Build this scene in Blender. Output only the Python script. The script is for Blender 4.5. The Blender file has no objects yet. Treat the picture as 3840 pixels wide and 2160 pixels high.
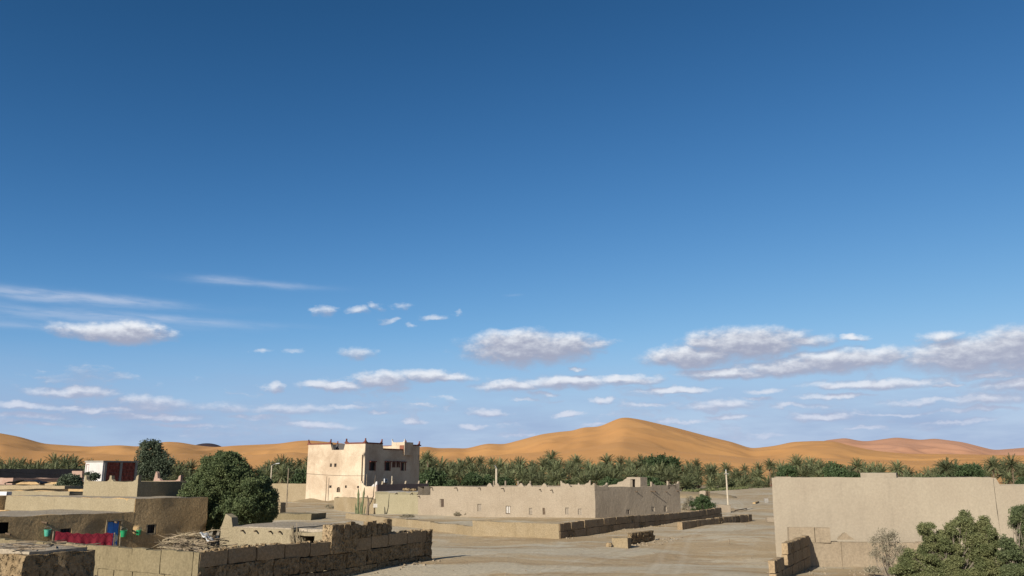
import bpy, math, random
import numpy as np
from mathutils import Vector, Matrix, noise as mnoise

random.seed(7)
RNG = np.random.default_rng(11)
R = math.radians
scene = bpy.context.scene
COL = scene.collection

# ------------------------------------------------------------------ camera
F = 3100.0                      # focal length in pixels of the 3840x2160 photograph
HOR = 1780.0                    # horizon row
PITCH = math.atan((HOR - 1080.0) / F)
H = 5.5                         # eye height on the roof terrace
cam = bpy.data.cameras.new('camera')
cam.sensor_width = 36.0
cam.lens = F / 3840.0 * 36.0
cam.clip_start = 0.1
cam.clip_end = 40000.0
camo = bpy.data.objects.new('camera', cam)
COL.objects.link(camo)
camo.location = (0, 0, H)
camo.rotation_euler = (math.pi / 2 + PITCH, 0, 0)
scene.camera = camo

# ------------------------------------------------------------------ light
SUN_HEAD = R(34.0)              # the light travels this far right of straight ahead
SUN_EL = R(25.0)
SKY_STRENGTH = 0.06
EXPOSURE = 0.9
SKY_SUN_EL = R(25.0)
sun = bpy.data.lights.new('sun', 'SUN')
sun.energy = 4.1
sun.angle = R(0.5)
sun.color = (1.0, 0.935, 0.82)
suno = bpy.data.objects.new('sun', sun)
COL.objects.link(suno)
ldir = Vector((math.sin(SUN_HEAD) * math.cos(SUN_EL), math.cos(SUN_HEAD) * math.cos(SUN_EL), -math.sin(SUN_EL)))
suno.rotation_euler = ldir.to_track_quat('-Z', 'Y').to_euler()
suno.location = (-60, -80, 60)

vs = scene.view_settings
vs.view_transform = 'Standard'
vs.look = 'None'
vs.exposure = EXPOSURE
vs.gamma = 1.0
scene.cycles.max_bounces = 6
scene.cycles.diffuse_bounces = 3
scene.cycles.transparent_max_bounces = 6
scene.cycles.volume_bounces = 0


def ray(px, py):
    u = (px - 1920.0) / F
    v = (1080.0 - py) / F
    c, s = math.cos(PITCH), math.sin(PITCH)
    return Vector((u, c - v * s, s + v * c))


def G(px, py, z=0.0):
    """the point at height z that the photograph shows at this pixel"""
    d = ray(px, py)
    t = (z - H) / d.z
    return Vector((d.x * t, d.y * t, z))


def AT(px, py, Y):
    d = ray(px, py)
    t = Y / d.y
    return Vector((d.x * t, Y, H + d.z * t))


# ------------------------------------------------------------------ sky with clouds
world = bpy.data.worlds.new('World')
scene.world = world
world.use_nodes = True
WT = world.node_tree
WT.nodes.clear()


class NT:
    def __init__(self, tree):
        self.t = tree

    def n(self, typ, **kw):
        nd = self.t.nodes.new(typ)
        for k, v in kw.items():
            setattr(nd, k, v)
        return nd

    def put(self, sock, v):
        if v is None:
            return
        if isinstance(v, bpy.types.NodeSocket):
            self.t.links.new(v, sock)
        else:
            sock.default_value = v

    def math(self, op, a, b=None, c=None, clamp=False):
        nd = self.n('ShaderNodeMath', operation=op, use_clamp=clamp)
        for i, v in enumerate((a, b, c)):
            self.put(nd.inputs[i], v)
        return nd.outputs[0]

    def vec(self, op, a, b=None, c=None, out=0):
        nd = self.n('ShaderNodeVectorMath', operation=op)
        for i, v in enumerate((a, b, c)):
            self.put(nd.inputs[i], v)
        return nd.outputs[out]

    def noise(self, vec, scale, detail=4.0, rough=0.55, dist=0.0, col=False):
        nd = self.n('ShaderNodeTexNoise')
        self.put(nd.inputs['Vector'], vec)
        nd.inputs['Scale'].default_value = scale
        nd.inputs['Detail'].default_value = detail
        nd.inputs['Roughness'].default_value = rough
        nd.inputs['Distortion'].default_value = dist
        return nd.outputs['Color' if col else 'Fac']

    def mix(self, fac, a, b, blend='MIX'):
        nd = self.n('ShaderNodeMix', data_type='RGBA', blend_type=blend)
        self.put(nd.inputs[0], fac)
        self.put(nd.inputs[6], a)
        self.put(nd.inputs[7], b)
        return nd.outputs[2]

    def ramp(self, fac, lo, hi, smooth=True, out0=0.0, out1=1.0):
        nd = self.n('ShaderNodeMapRange')
        nd.interpolation_type = 'SMOOTHSTEP' if smooth else 'LINEAR'
        self.put(nd.inputs[0], fac)
        nd.inputs[1].default_value = lo
        nd.inputs[2].default_value = hi
        nd.inputs[3].default_value = out0
        nd.inputs[4].default_value = out1
        return nd.outputs[0]

    def comb(self, x, y, z):
        nd = self.n('ShaderNodeCombineXYZ')
        for i, v in enumerate((x, y, z)):
            self.put(nd.inputs[i], v)
        return nd.outputs[0]

    def sep(self, v):
        nd = self.n('ShaderNodeSeparateXYZ')
        self.put(nd.inputs[0], v)
        return nd.outputs


def c4(c, k=1.0):
    return (c[0] * k, c[1] * k, c[2] * k, 1.0)


S_ = 3840.0 / 2576.0
# cumulus puffs: centre, half width, half height (on a 2576 px wide view), strength
CLOUDS = [
    (1325, 880, 150, 38, 1.15), (1300, 862, 110, 28, 1.1), (1420, 868, 100, 28, 1.05), (1490, 866, 62, 15, .8),
    (1745, 898, 110, 26, 1.1), (1880, 866, 140, 36, 1.15), (1770, 862, 45, 22, 1.0), (2010, 858, 80, 18, .85),
    (1830, 938, 130, 15, 1.0), (1980, 922, 130, 20, 1.05), (2120, 908, 150, 25, 1.1), (2230, 900, 90, 18, .9),
    (2430, 895, 130, 34, 1.15), (2570, 880, 90, 44, 1.15), (2365, 852, 48, 18, .85), (2660, 890, 140, 42, 1.1),
    (290, 840, 115, 22, 1.1), (345, 828, 48, 20, 1.05), (240, 836, 50, 17, .95), (400, 846, 45, 9, .5),
    (840, 970, 80, 12, .9), (960, 956, 70, 18, 1.0), (1090, 947, 100, 13, .95), (985, 975, 50, 10, .6),
    (1280, 972, 90, 14, 1.0), (1430, 960, 130, 15, 1.0), (1580, 956, 85, 13, .9), (1360, 990, 60, 8, .6),
    (1690, 984, 100, 10, .9), (2200, 966, 160, 13, .95), (2110, 998, 95, 7, .8), (2380, 967, 52, 6, .7),
    (2500, 942, 100, 11, .85), (2560, 968, 80, 18, .95), (2480, 1005, 90, 15, .8), (2440, 1000, 50, 8, .6),
    (1800, 1022, 100, 15, .8), (1835, 1048, 62, 8, .85), (1930, 985, 60, 8, .55), (1905, 1005, 50, 7, .55),
    (2060, 1047, 75, 11, .85), (2250, 1040, 190, 5, .4), (1505, 1003, 46, 11, .8), (1225, 1035, 48, 11, .75),
    (1430, 1041, 38, 7, .75), (1040, 1058, 34, 7, .8), (1190, 1072, 44, 7, .7), (1455, 925, 36, 6, .6),
    (2150, 851, 42, 9, .65), (1320, 1008, 40, 6, .45), (1060, 1018, 50, 6, .5), (955, 1035, 30, 6, .5),
    (815, 783, 26, 11, .72), (905, 781, 46, 10, .72), (950, 769, 26, 8, .7), (1015, 767, 28, 8, .55),
    (970, 805, 26, 9, .66), (1092, 797, 36, 8, .72), (1157, 787, 18, 7, .6), (1045, 820, 21, 6, .55),
    (660, 883, 24, 7, .62), (732, 883, 30, 8, .55), (905, 888, 42, 13, .75), (685, 975, 30, 14, .75),
    (180, 988, 95, 12, .75), (215, 978, 40, 14, .8), (50, 1020, 80, 10, .7), (385, 1015, 110, 20, .62),
    (385, 1048, 125, 11, .72), (730, 1030, 130, 14, .55), (790, 1070, 90, 10, .75), (90, 1045, 100, 9, .55),
    (560, 1025, 130, 14, .4), (250, 1030, 130, 9, .6), (120, 1068, 120, 7, .5), (470, 1072, 130, 7, .5), (640, 1048, 90, 8, .5), (880, 1020, 90, 7, .5), (1130, 1000, 60, 6, .4),
    (1620, 1020, 90, 7, .5), (2330, 1010, 110, 8, .55), (2000, 1020, 90, 7, .5), (1700, 1060, 110, 6, .5), (2400, 1060, 120, 6, .5), (1320, 1095, 90, 6, .45), (2480, 1030, 100, 8, .6), (1500, 1070, 70, 7, .5), (2180, 1078, 60, 6, .5), (1930, 1095, 60, 6, .45),
]
# thin high streaks
CIRRUS = [(140, 746, 240, 12, .5), (330, 757, 80, 7, .25), (545, 705, 80, 10, .28), (690, 718, 120, 7, .27),
          (180, 795, 280, 18, .3), (470, 806, 200, 8, .26), (60, 820, 180, 9, .22), (1290, 742, 20, 3, .15)]


def azel(x, y):
    d = ray(x * S_, y * S_).normalized()
    return math.atan2(d.x, d.y), math.asin(d.z)


PXR = S_ / F


def cloud_group():
    g = bpy.data.node_groups.new('cloud_field', 'ShaderNodeTree')
    g.interface.new_socket('Vector', in_out='INPUT', socket_type='NodeSocketVector')
    g.interface.new_socket('Density', in_out='OUTPUT', socket_type='NodeSocketFloat')
    k = NT(g)
    gi = k.n('NodeGroupInput')
    go = k.n('NodeGroupOutput')
    q0 = gi.outputs[0]
    warp = k.noise(k.vec('MULTIPLY', q0, (1.0, 1.6, 1.0)), 26.0, 5.0, 0.6, col=True)
    warp = k.vec('SUBTRACT', warp, (.5, .5, .5))
    q = k.vec('MULTIPLY_ADD', warp, (.055, .020, 0.0), q0)
    best = None
    for (x, y, a, b, w) in CLOUDS:
        az, el = azel(x, y)
        a *= PXR * 1.16
        b *= PXR * 1.25
        w = w + (.12 if w < .8 else .04)
        if y < 895 and a < 55 * PXR * 1.16 and x < 1200 and y > 750 and x > 600:
            w, a, b = w - .30, a * 1.25, b * 1.3
        v = k.vec('MULTIPLY_ADD', q, (1 / a, 1 / b, 0.0), (-az / a, -el / b, 0.0))
        r2 = k.vec('DOT_PRODUCT', v, v, out=1)
        f = k.math('SUBTRACT', w, r2)
        best = f if best is None else k.math('MAXIMUM', best, f)
    # small scattered cloud rows low in the sky all round, as the photo's far rows go on
    s = k.sep(q)
    low = k.noise(k.vec('MULTIPLY', q, (1.0, 3.6, 1.0)), 9.0, 5.0, 0.6)
    band = k.math('MULTIPLY', k.ramp(s[1], 0.012, 0.05), k.ramp(s[1], 0.17, 0.085))
    low = k.math('MULTIPLY_ADD', k.math('SUBTRACT', low, 0.545), 7.0, 0.0)
    low = k.math('SUBTRACT', k.math('MULTIPLY', low, band), k.math('SUBTRACT', 1.0, band))
    low = k.math('MINIMUM', low, 0.22)
    best = k.math('MAXIMUM', best, low)
    best = k.math('MAXIMUM', best, -1.5)
    fine = k.noise(k.vec('MULTIPLY', q0, (1.0, 2.0, 1.0)), 55.0, 6.0, 0.62)
    fine = k.math('MULTIPLY', k.math('SUBTRACT', fine, 0.5), 1.1)
    tot = k.math('ADD', best, fine)
    g.links.new(tot, go.inputs[0])
    return g


def build_world():
    k = NT(WT)
    out = k.n('ShaderNodeOutputWorld')
    bg = k.n('ShaderNodeBackground')
    sky = k.n('ShaderNodeTexSky', sky_type='NISHITA')
    sky.sun_disc = False
    sky.sun_elevation = SKY_SUN_EL
    sky.sun_rotation = SUN_HEAD + math.pi
    sky.altitude = 0.0
    sky.air_density = 0.3
    sky.dust_density = 0.3
    sky.ozone_density = 4.0
    tc = k.n('ShaderNodeTexCoord')
    d = tc.outputs['Generated']
    s = k.sep(d)
    az = k.math('ARCTAN2', s[0], s[1])
    el = k.math('ARCSINE', s[2])
    q = k.comb(az, el, 0.0)
    grp = cloud_group()
    g1 = k.n('ShaderNodeGroup')
    g1.node_tree = grp
    k.put(g1.inputs[0], q)
    g2 = k.n('ShaderNodeGroup')
    g2.node_tree = grp
    k.put(g2.inputs[0], k.vec('ADD', q, (-0.004, 0.0070, 0.0)))
    d1, d2 = g1.outputs[0], g2.outputs[0]
    alpha = k.ramp(d1, -0.15, 1.05)
    light = k.math('SUBTRACT', d1, d2)  # cloud tops painted bright, undersides grey, from the density slope
    lit = k.ramp(light, -0.30, 1.05)
    thin = k.ramp(d1, 0.9, 0.1)
    lit = k.math('MULTIPLY_ADD', thin, -0.12, lit, clamp=True)
    K = 1.0 / (SKY_STRENGTH * 2.0 ** EXPOSURE)
    ccol = k.mix(lit, c4((.365, .39, .505), K), c4((.86, .885, .93), K))
    # far clouds low down take the colour of the air
    skyc = sky.outputs[0]
    # the phone's picture style, the same for the whole sky: more contrast, bluer, soft shoulder
    sc_ = k.sep(k.vec('MULTIPLY', skyc, (.03, .03, .03)))
    skyc = k.comb(k.math('MULTIPLY', k.math('POWER', sc_[0], 1.95), 268.0), k.math('MULTIPLY', k.math('POWER', sc_[1], 1.6), 76.0),
                  k.math('MULTIPLY', k.math('POWER', sc_[2], 1.8), 108.0))
    skyc = k.vec('DIVIDE', skyc, k.vec('ADD', skyc, (1.0, 1.0, 1.0)))
    skyc = k.vec('MULTIPLY', skyc, (K, K, K))
    far = k.ramp(el, 0.15, 0.02, out0=0.0, out1=0.65)
    ccol = k.mix(far, ccol, c4((.46, .53, .73), K))
    alpha = k.math('MULTIPLY', alpha, 0.96)
    # a thin even layer of far cloud low over the desert
    vn = k.noise(k.vec('MULTIPLY', q, (1.0, 5.0, 1.0)), 5.0, 5.0, 0.6)
    veil = k.math('MULTIPLY', k.ramp(el, 0.17, 0.03, out0=0.0, out1=0.95), k.ramp(vn, 0.3, 0.7, out0=.55, out1=1.0))
    skyc = k.mix(veil, skyc, c4((.315, .425, .64), K))
    col = k.mix(alpha, skyc, ccol)
    # cirrus
    wn = k.noise(k.vec('MULTIPLY', q, (1.0, 4.0, 1.0)), 12.0, 5.0, 0.6, col=True)
    qq = k.vec('MULTIPLY_ADD', k.vec('SUBTRACT', wn, (.5, .5, .5)), (.06, .010, 0.0), q)
    tot = None
    for (x, y, a, b, w) in CIRRUS:
        ca, ce = azel(x, y)
        a *= PXR
        b *= PXR
        v = k.vec('MULTIPLY_ADD', qq, (1 / a, 1 / b, 0.0), (-ca / a, -ce / b, 0.0))
        r2 = k.vec('DOT_PRODUCT', v, v, out=1)
        e = k.math('MULTIPLY', k.math('POWER', 2.718, k.math('MULTIPLY', r2, -1.2)), w)
        tot = e if tot is None else k.math('ADD', tot, e)
    st = k.noise(k.vec('MULTIPLY', q, (1.0, 7.0, 1.0)), 22.0, 4.0, 0.6)
    tot = k.math('MULTIPLY', tot, k.ramp(st, 0.3, 0.62, out0=.45, out1=1.15))
    front = k.math('SUBTRACT', 1.0, alpha)
    col = k.mix(k.math('MULTIPLY', tot, front), col, c4((.60, .66, .80), K))
    k.put(bg.inputs[0], col)
    bg.inputs[1].default_value = SKY_STRENGTH
    WT.links.new(bg.outputs[0], out.inputs[0])
    world.cycles.sampling_method = 'MANUAL'
    world.cycles.sample_map_resolution = 512


build_world()

# ------------------------------------------------------------------ materials
MATS = {}
ALB = 0.53                      # clay and sand are darker than they look in full sun


def base_mat(name, rough=0.95, spec=0.12):
    m = bpy.data.materials.new(name)
    m.use_nodes = True
    k = NT(m.node_tree)
    b = m.node_tree.nodes['Principled BSDF']
    b.inputs['Roughness'].default_value = rough
    b.inputs['Specular IOR Level'].default_value = spec
    MATS[name] = m
    return m, k, b


def mud(name, c1, c2, scale=0.5, bump=0.03, fine=14.0, streak=0.25, speck=0.25, rnd=0.0, pit=0.0):
    """earthen plaster: two clay tones in clouds, rain streaks, straw flecks, gritty relief"""
    m, k, b = base_mat(name)
    geo = k.n('ShaderNodeNewGeometry')
    p = geo.outputs['Position']
    f = k.ramp(k.noise(p, scale, 6.0, 0.6, 0.4), 0.33, 0.67)
    c1, c2 = [x * ALB for x in c1], [x * ALB for x in c2]
    col = k.mix(f, c4(c1), c4(c2))
    sv = k.noise(k.vec('MULTIPLY', p, (1.0, 1.0, 0.12)), 2.6, 4.0, 0.6)
    col = k.mix(k.math('MULTIPLY', k.ramp(sv, 0.5, 0.78), streak), col, c4(c1, 0.62))
    gr = k.noise(p, fine, 5.0, 0.7)
    g2 = k.ramp(gr, 0.32, 0.7, out0=1.0 - speck, out1=1.0 + speck * 0.55)
    nd = k.n('ShaderNodeVectorMath', operation='SCALE')
    k.put(nd.inputs[0], col)
    k.put(nd.inputs[3], g2)
    col = nd.outputs[0]
    if rnd:
        oi = k.n('ShaderNodeObjectInfo')
        nd = k.n('ShaderNodeVectorMath', operation='SCALE')
        k.put(nd.inputs[0], col)
        k.put(nd.inputs[3], k.math('MULTIPLY_ADD', oi.outputs['Random'], rnd * 2, 1.0 - rnd))
        col = nd.outputs[0]
    k.put(b.inputs['Base Color'], col)
    h = k.math('MULTIPLY_ADD', k.noise(p, 2.2, 6.0, 0.65), 1.4, k.math('MULTIPLY', gr, 0.5))
    if pit:
        vo = k.n('ShaderNodeTexVoronoi')
        k.put(vo.inputs['Vector'], k.vec('ADD', k.vec('MULTIPLY', p, (1, 1, .55)), k.vec('MULTIPLY', k.noise(p, 3.0, 3.0, col=True), (.5, .5, .5))))
        vo.inputs['Scale'].default_value = 5.0
        h = k.math('MULTIPLY_ADD', k.ramp(vo.outputs['Distance'], 0.0, 0.45), pit, h)
    bp = k.n('ShaderNodeBump')
    bp.inputs['Strength'].default_value = 0.9
    bp.inputs['Distance'].default_value = bump
    k.put(bp.inputs['Height'], h)
    m.node_tree.links.new(bp.outputs[0], b.inputs['Normal'])
    return m


def plain(name, c, rough=0.7, spec=0.3, var=0.15, scale=6.0, metal=0.0, rnd=0.0):
    m, k, b = base_mat(name, rough, spec)
    geo = k.n('ShaderNodeNewGeometry')
    f = k.ramp(k.noise(geo.outputs['Position'], scale, 5.0, 0.65), 0.3, 0.7, out0=1 - var, out1=1 + var)
    if rnd:
        oi = k.n('ShaderNodeObjectInfo')
        f = k.math('MULTIPLY', f, k.math('MULTIPLY_ADD', oi.outputs['Random'], rnd * 2, 1 - rnd))
    nd = k.n('ShaderNodeVectorMath', operation='SCALE')
    nd.inputs[0].default_value = [x * 0.6 for x in c]
    k.put(nd.inputs[3], f)
    k.put(b.inputs['Base Color'], nd.outputs[0])
    b.inputs['Metallic'].default_value = metal
    return m


def foliage(name, c1, c2, transl=0.25, rnd=0.0, scale=0.8):
    m, k, b = base_mat(name, 0.6, 0.18)
    geo = k.n('ShaderNodeNewGeometry')
    isl = geo.outputs['Random Per Island']
    big = k.noise(geo.outputs['Position'], scale, 4.0, 0.6)
    f = k.math('ADD', k.math('MULTIPLY', isl, 0.35), k.math('MULTIPLY', k.ramp(big, .38, .62), 0.65))
    col = k.mix(f, c4(c1, .64), c4(c2, .64))
    if rnd:
        oi = k.n('ShaderNodeObjectInfo')
        nd = k.n('ShaderNodeVectorMath', operation='SCALE')
        k.put(nd.inputs[0], col)
        k.put(nd.inputs[3], k.math('MULTIPLY_ADD', oi.outputs['Random'], rnd * 2, 1 - rnd))
        col = nd.outputs[0]
    k.put(b.inputs['Base Color'], col)
    tr = k.n('ShaderNodeBsdfTranslucent')
    k.put(tr.inputs[0], col)
    mx = k.n('ShaderNodeMixShader')
    mx.inputs[0].default_value = transl
    out = m.node_tree.nodes['Material Output']
    m.node_tree.links.new(b.outputs[0], mx.inputs[1])
    m.node_tree.links.new(tr.outputs[0], mx.inputs[2])
    m.node_tree.links.new(mx.outputs[0], out.inputs[0])
    return m


_t0, _t1 = G(2450, 2150), G(2835, 1850)
TRK = (_t0.x - (_t1.x - _t0.x) / (_t1.y - _t0.y) * _t0.y, (_t1.x - _t0.x) / (_t1.y - _t0.y))


def ground_mat():
    m, k, b = base_mat('ground_earth')
    geo = k.n('ShaderNodeNewGeometry')
    p = geo.outputs['Position']
    wp = k.vec('MULTIPLY_ADD', k.vec('SUBTRACT', k.noise(p, 0.08, 4.0, 0.6, col=True), (.5, .5, .5)), (14, 14, 0), p)
    a = k.ramp(k.noise(k.vec('MULTIPLY', wp, (0.45, 1.0, 1.0)), 0.085, 7.0, 0.6), 0.45, 0.54)
    col = k.mix(a, c4((.72, .615, .445), ALB), c4((.65, .49, .295), ALB))
    w2 = k.ramp(k.noise(k.vec('MULTIPLY', wp, (0.3, 1.0, 1.0)), 0.23, 6.0, 0.65), 0.51, 0.60)
    col = k.mix(k.math('MULTIPLY', w2, 0.75), col, c4((.53, .375, .205), ALB))
    w3 = k.ramp(k.noise(k.vec('MULTIPLY', wp, (0.5, 1.0, 1.0)), 0.35, 5.0, 0.6), 0.52, 0.64)
    col = k.mix(k.math('MULTIPLY', w3, 0.5), col, c4((.80, .71, .55), ALB))
    # further off the orange dune sand takes over
    sp = k.sep(p)
    # wheel tracks worn pale and smooth by cars that cross the open ground
    for (x0, slope, wig, ph) in ((TRK[0], TRK[1], 1.6, 0.0), (TRK[0] - 5.5, TRK[1] * 1.12, 2.2, 2.0)):
        xc = k.math('MULTIPLY_ADD', sp[1], slope, x0)
        xc = k.math('MULTIPLY_ADD', k.math('SINE', k.math('MULTIPLY_ADD', sp[1], 0.055, ph)), wig, xc)
        dd = k.math('ABSOLUTE', k.math('SUBTRACT', k.math('ABSOLUTE', k.math('SUBTRACT', sp[0], xc)), 0.75))
        dd = k.math('ADD', dd, k.math('MULTIPLY', k.math('SUBTRACT', k.noise(p, 1.2, 4.0), 0.5), 0.35))
        col = k.mix(k.math('MULTIPLY', k.ramp(dd, 0.34, 0.08), 0.15), col, c4((.84, .75, .60), ALB))
        edge = k.math('MULTIPLY', k.ramp(dd, 0.62, 0.42), k.ramp(dd, 0.22, 0.38))
        col = k.mix(k.math('MULTIPLY', edge, 0.10), col, c4((.46, .35, .22), ALB))
    farm = k.ramp(k.math('ADD', sp[1], k.math('MULTIPLY', k.noise(p, 0.03, 3.0), 120.0)), 420.0, 620.0)
    col = k.mix(farm, col, c4((.62, .31, .11), ALB))
    g = k.noise(p, 3.5, 8.0, 0.75)
    nd = k.n('ShaderNodeVectorMath', operation='SCALE')
    k.put(nd.inputs[0], col)
    k.put(nd.inputs[3], k.ramp(g, 0.3, 0.7, out0=0.82, out1=1.12))
    k.put(b.inputs['Base Color'], nd.outputs[0])
    bp = k.n('ShaderNodeBump')
    bp.inputs['Strength'].default_value = 0.8
    bp.inputs['Distance'].default_value = 0.06
    k.put(bp.inputs['Height'], k.math('MULTIPLY_ADD', k.noise(p, 0.9, 6.0, 0.6), 1.6, g))
    m.node_tree.links.new(bp.outputs[0], b.inputs['Normal'])


def sand_mat(name, c1, c2):
    m, k, b = base_mat(name, 0.9, 0.1)
    geo = k.n('ShaderNodeNewGeometry')
    p = geo.outputs['Position']
    f = k.ramp(k.noise(k.vec('MULTIPLY', p, (1.0, .6, 2.5)), 0.006, 6.0, 0.62, 0.5), 0.35, 0.65)
    col = k.mix(f, c4(c1, ALB), c4(c2, ALB))
    f2 = k.noise(p, 0.05, 6.0, 0.7)
    nd = k.n('ShaderNodeVectorMath', operation='SCALE')
    k.put(nd.inputs[0], col)
    k.put(nd.inputs[3], k.ramp(f2, 0.3, 0.7, out0=0.97, out1=1.03))
    k.put(b.inputs['Base Color'], nd.outputs[0])
    bp = k.n('ShaderNodeBump')
    bp.inputs['Strength'].default_value = 0.6
    bp.inputs['Distance'].default_value = .6
    k.put(bp.inputs['Height'], k.noise(k.vec('MULTIPLY', p, (1.0, .45, 1.0)), 0.03, 6.0, 0.55, 1.0))
    m.node_tree.links.new(bp.outputs[0], b.inputs['Normal'])


def bark_mat(name, c1, c2, scale=9.0):
    m, k, b = base_mat(name)
    geo = k.n('ShaderNodeNewGeometry')
    n1 = k.noise(k.vec('MULTIPLY', geo.outputs['Position'], (1, 1, .3)), scale, 6.0, 0.7)
    k.put(b.inputs['Base Color'], k.mix(k.ramp(n1, .35, .65), c4(c1, .6), c4(c2, .6)))
    bp = k.n('ShaderNodeBump')
    bp.inputs['Distance'].default_value = 0.04
    k.put(bp.inputs['Height'], n1)
    m.node_tree.links.new(bp.outputs[0], b.inputs['Normal'])


def rug_mat():
    m, k, b = base_mat('red_rug', 0.95, 0.05)
    uv = k.n('ShaderNodeUVMap')
    s = k.sep(uv.outputs[0])
    zig = k.math('PINGPONG', k.math('MULTIPLY', s[0], 9.0), 0.5)
    d = k.math('ABSOLUTE', k.math('SUBTRACT', k.math('FRACT', k.math('MULTIPLY_ADD', s[1], 2.2, zig)), 0.5))
    line = k.ramp(d, 0.12, 0.05)
    geo = k.n('ShaderNodeNewGeometry')
    nz = k.ramp(k.noise(geo.outputs['Position'], 20.0, 4.0), .3, .7)
    col = k.mix(nz, c4((.27, .028, .048), .6), c4((.33, .04, .058), .6))
    col = k.mix(k.math('MULTIPLY', line, 0.6), col, c4((.12, .012, .03), .6))
    k.put(b.inputs['Base Color'], col)


def brick_mat():
    m, k, b = base_mat('hollow_brick')
    geo = k.n('ShaderNodeNewGeometry')
    oi = k.n('ShaderNodeObjectInfo')
    f = k.ramp(k.noise(geo.outputs['Position'], 3.0, 5.0), .3, .7)
    col = k.mix(f, c4((.30, .075, .05), .6), c4((.38, .12, .085), .6))
    nd = k.n('ShaderNodeVectorMath', operation='SCALE')
    k.put(nd.inputs[0], col)
    k.put(nd.inputs[3], k.math('MULTIPLY_ADD', oi.outputs['Random'], .5, .75))
    k.put(b.inputs['Base Color'], nd.outputs[0])


ground_mat()
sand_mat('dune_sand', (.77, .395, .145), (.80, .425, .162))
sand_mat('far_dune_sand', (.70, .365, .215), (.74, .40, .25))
sand_mat('dark_rock', (.060, .045, .055), (.085, .06, .065))
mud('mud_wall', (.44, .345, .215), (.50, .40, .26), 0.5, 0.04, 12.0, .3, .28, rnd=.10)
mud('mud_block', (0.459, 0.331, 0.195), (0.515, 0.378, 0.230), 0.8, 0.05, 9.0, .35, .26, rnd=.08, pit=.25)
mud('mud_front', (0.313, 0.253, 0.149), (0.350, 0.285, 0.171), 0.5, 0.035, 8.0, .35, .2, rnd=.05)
mud('mud_block_plain', (.47, .37, .255), (.52, .415, .29), 0.4, 0.03, 8.0, .3, .16, rnd=.05)
mud('mud_block_rough', (0.437, 0.313, 0.175), (0.529, 0.389, 0.230), 0.9, 0.20, 7.0, .3, .36, rnd=.16, pit=1.3)
mud('mud_brown', (0.636, 0.435, 0.219), (0.759, 0.530, 0.276), 0.45, 0.05, 10.0, .4, .3)
mud('ochre_plaster', (0.432, 0.356, 0.228), (0.478, 0.399, 0.262), 0.4, 0.03, 12.0, .3, .22)
mud('ochre_low', (.42, .32, .19), (.47, .37, .235), 0.35, 0.04, 10.0, .3, .22)
mud('pale_plaster', (.52, .435, .325), (.565, .48, .36), 0.2, 0.018, 7.0, .2, .08)
mud('house_plaster', (0.474, 0.386, 0.284), (0.530, 0.437, 0.326), 0.3, 0.045, 10.0, .26, .18)
mud('grey_plaster', (.40, .37, .33), (.46, .425, .375), 0.5, 0.03, 12.0, .2, .22)
mud('roof_earth', (0.506, 0.420, 0.308), (0.598, 0.504, 0.380), 0.6, 0.05, 8.0, .0, .28)
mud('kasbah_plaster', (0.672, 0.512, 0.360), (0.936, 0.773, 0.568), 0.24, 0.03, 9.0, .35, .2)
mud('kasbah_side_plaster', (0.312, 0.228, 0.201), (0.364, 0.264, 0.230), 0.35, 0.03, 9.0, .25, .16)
mud('kasbah_red', (.235, .085, .065), (.29, .11, .085), 1.2, 0.02, 12.0, .1, .2)
mud('olive_wall', (.44, .385, .245), (.48, .42, .275), 0.5, 0.03, 12.0, .2, .2)
mud('cement_grey', (.135, .125, .125), (.18, .165, .16), 0.4, 0.03, 10.0, .2, .2)
mud('white_wash', (0.759, 0.724, 0.690), (0.851, 0.816, 0.782), 0.8, 0.02, 12.0, .15, .12)
mud('pink_plaster', (.55, .36, .28), (.60, .42, .33), 0.8, 0.03, 12.0, .2, .2)
mud('rubble_earth', (.38, .30, .205), (.45, .365, .26), 1.5, 0.05, 10.0, .1, .3)
mud('concrete', (.40, .37, .32), (.48, .44, .38), 0.8, 0.015, 18.0, .3, .18)
plain('dark_inside', (.018, .015, .013), 0.9, .05)
plain('window_dark', (.030, .024, .022), 0.55, .3, .3)
plain('wood_shutter', (.20, .145, .10), 0.8, .15, .3, 9.0)
plain('pale_shutter', (.38, .32, .25), 0.85, .1, .2, 9.0)
plain('shutter_dark', (.10, .072, .055), 0.8, .15, .3, 9.0)
plain('white_board', (.60, .56, .50), 0.8, .15, .18, 7.0)
plain('pipe_wood', (.17, .12, .08), 0.9, .1, .3)
plain('grey_metal', (.33, .33, .32), 0.5, .4, .15)
plain('dark_metal', (.05, .045, .045), 0.5, .4, .2)
plain('cable_black', (.05, .045, .04), 0.6, .2, .1)
plain('pole_wood', (.30, .24, .17), 0.85, .1, .3, 5.0)
plain('concrete_pale', (.62, .53, .40), 0.85, .15, .12, 4.0)
plain('blue_paint', (.07, .33, .95), 0.45, .4, .2, 5.0)
plain('blue_paint_deep', (.045, .24, .80), 0.45, .4, .2, 5.0)
plain('white_paint', (.78, .79, .80), 0.5, .3, .06)
plain('green_plastic', (.02, .36, .14), 0.4, .45, .12)
plain('mint_plastic', (.10, .46, .34), 0.4, .45, .12)
plain('straw', (.36, .29, .19), 0.9, .1, .35, 5.0, rnd=.3)
plain('dry_stick', (.27, .21, .145), 0.9, .1, .35, 5.0, rnd=.35)
plain('tarp_white', (.66, .66, .64), 0.6, .2, .1)
plain('hole_black', (.03, .03, .032), 0.7, .2, .2)
plain('red_paint', (.40, .025, .03), 0.35, .5, .1)
plain('glass_dark', (.02, .025, .03), 0.12, .5, .1)
plain('rubber', (.02, .02, .02), 0.9, .1, .1)
plain('red_door', (.30, .12, .075), 0.8, .15, .25)
plain('cactus_green', (.17, .19, .095), 0.7, .2, .3, 4.0)
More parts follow.
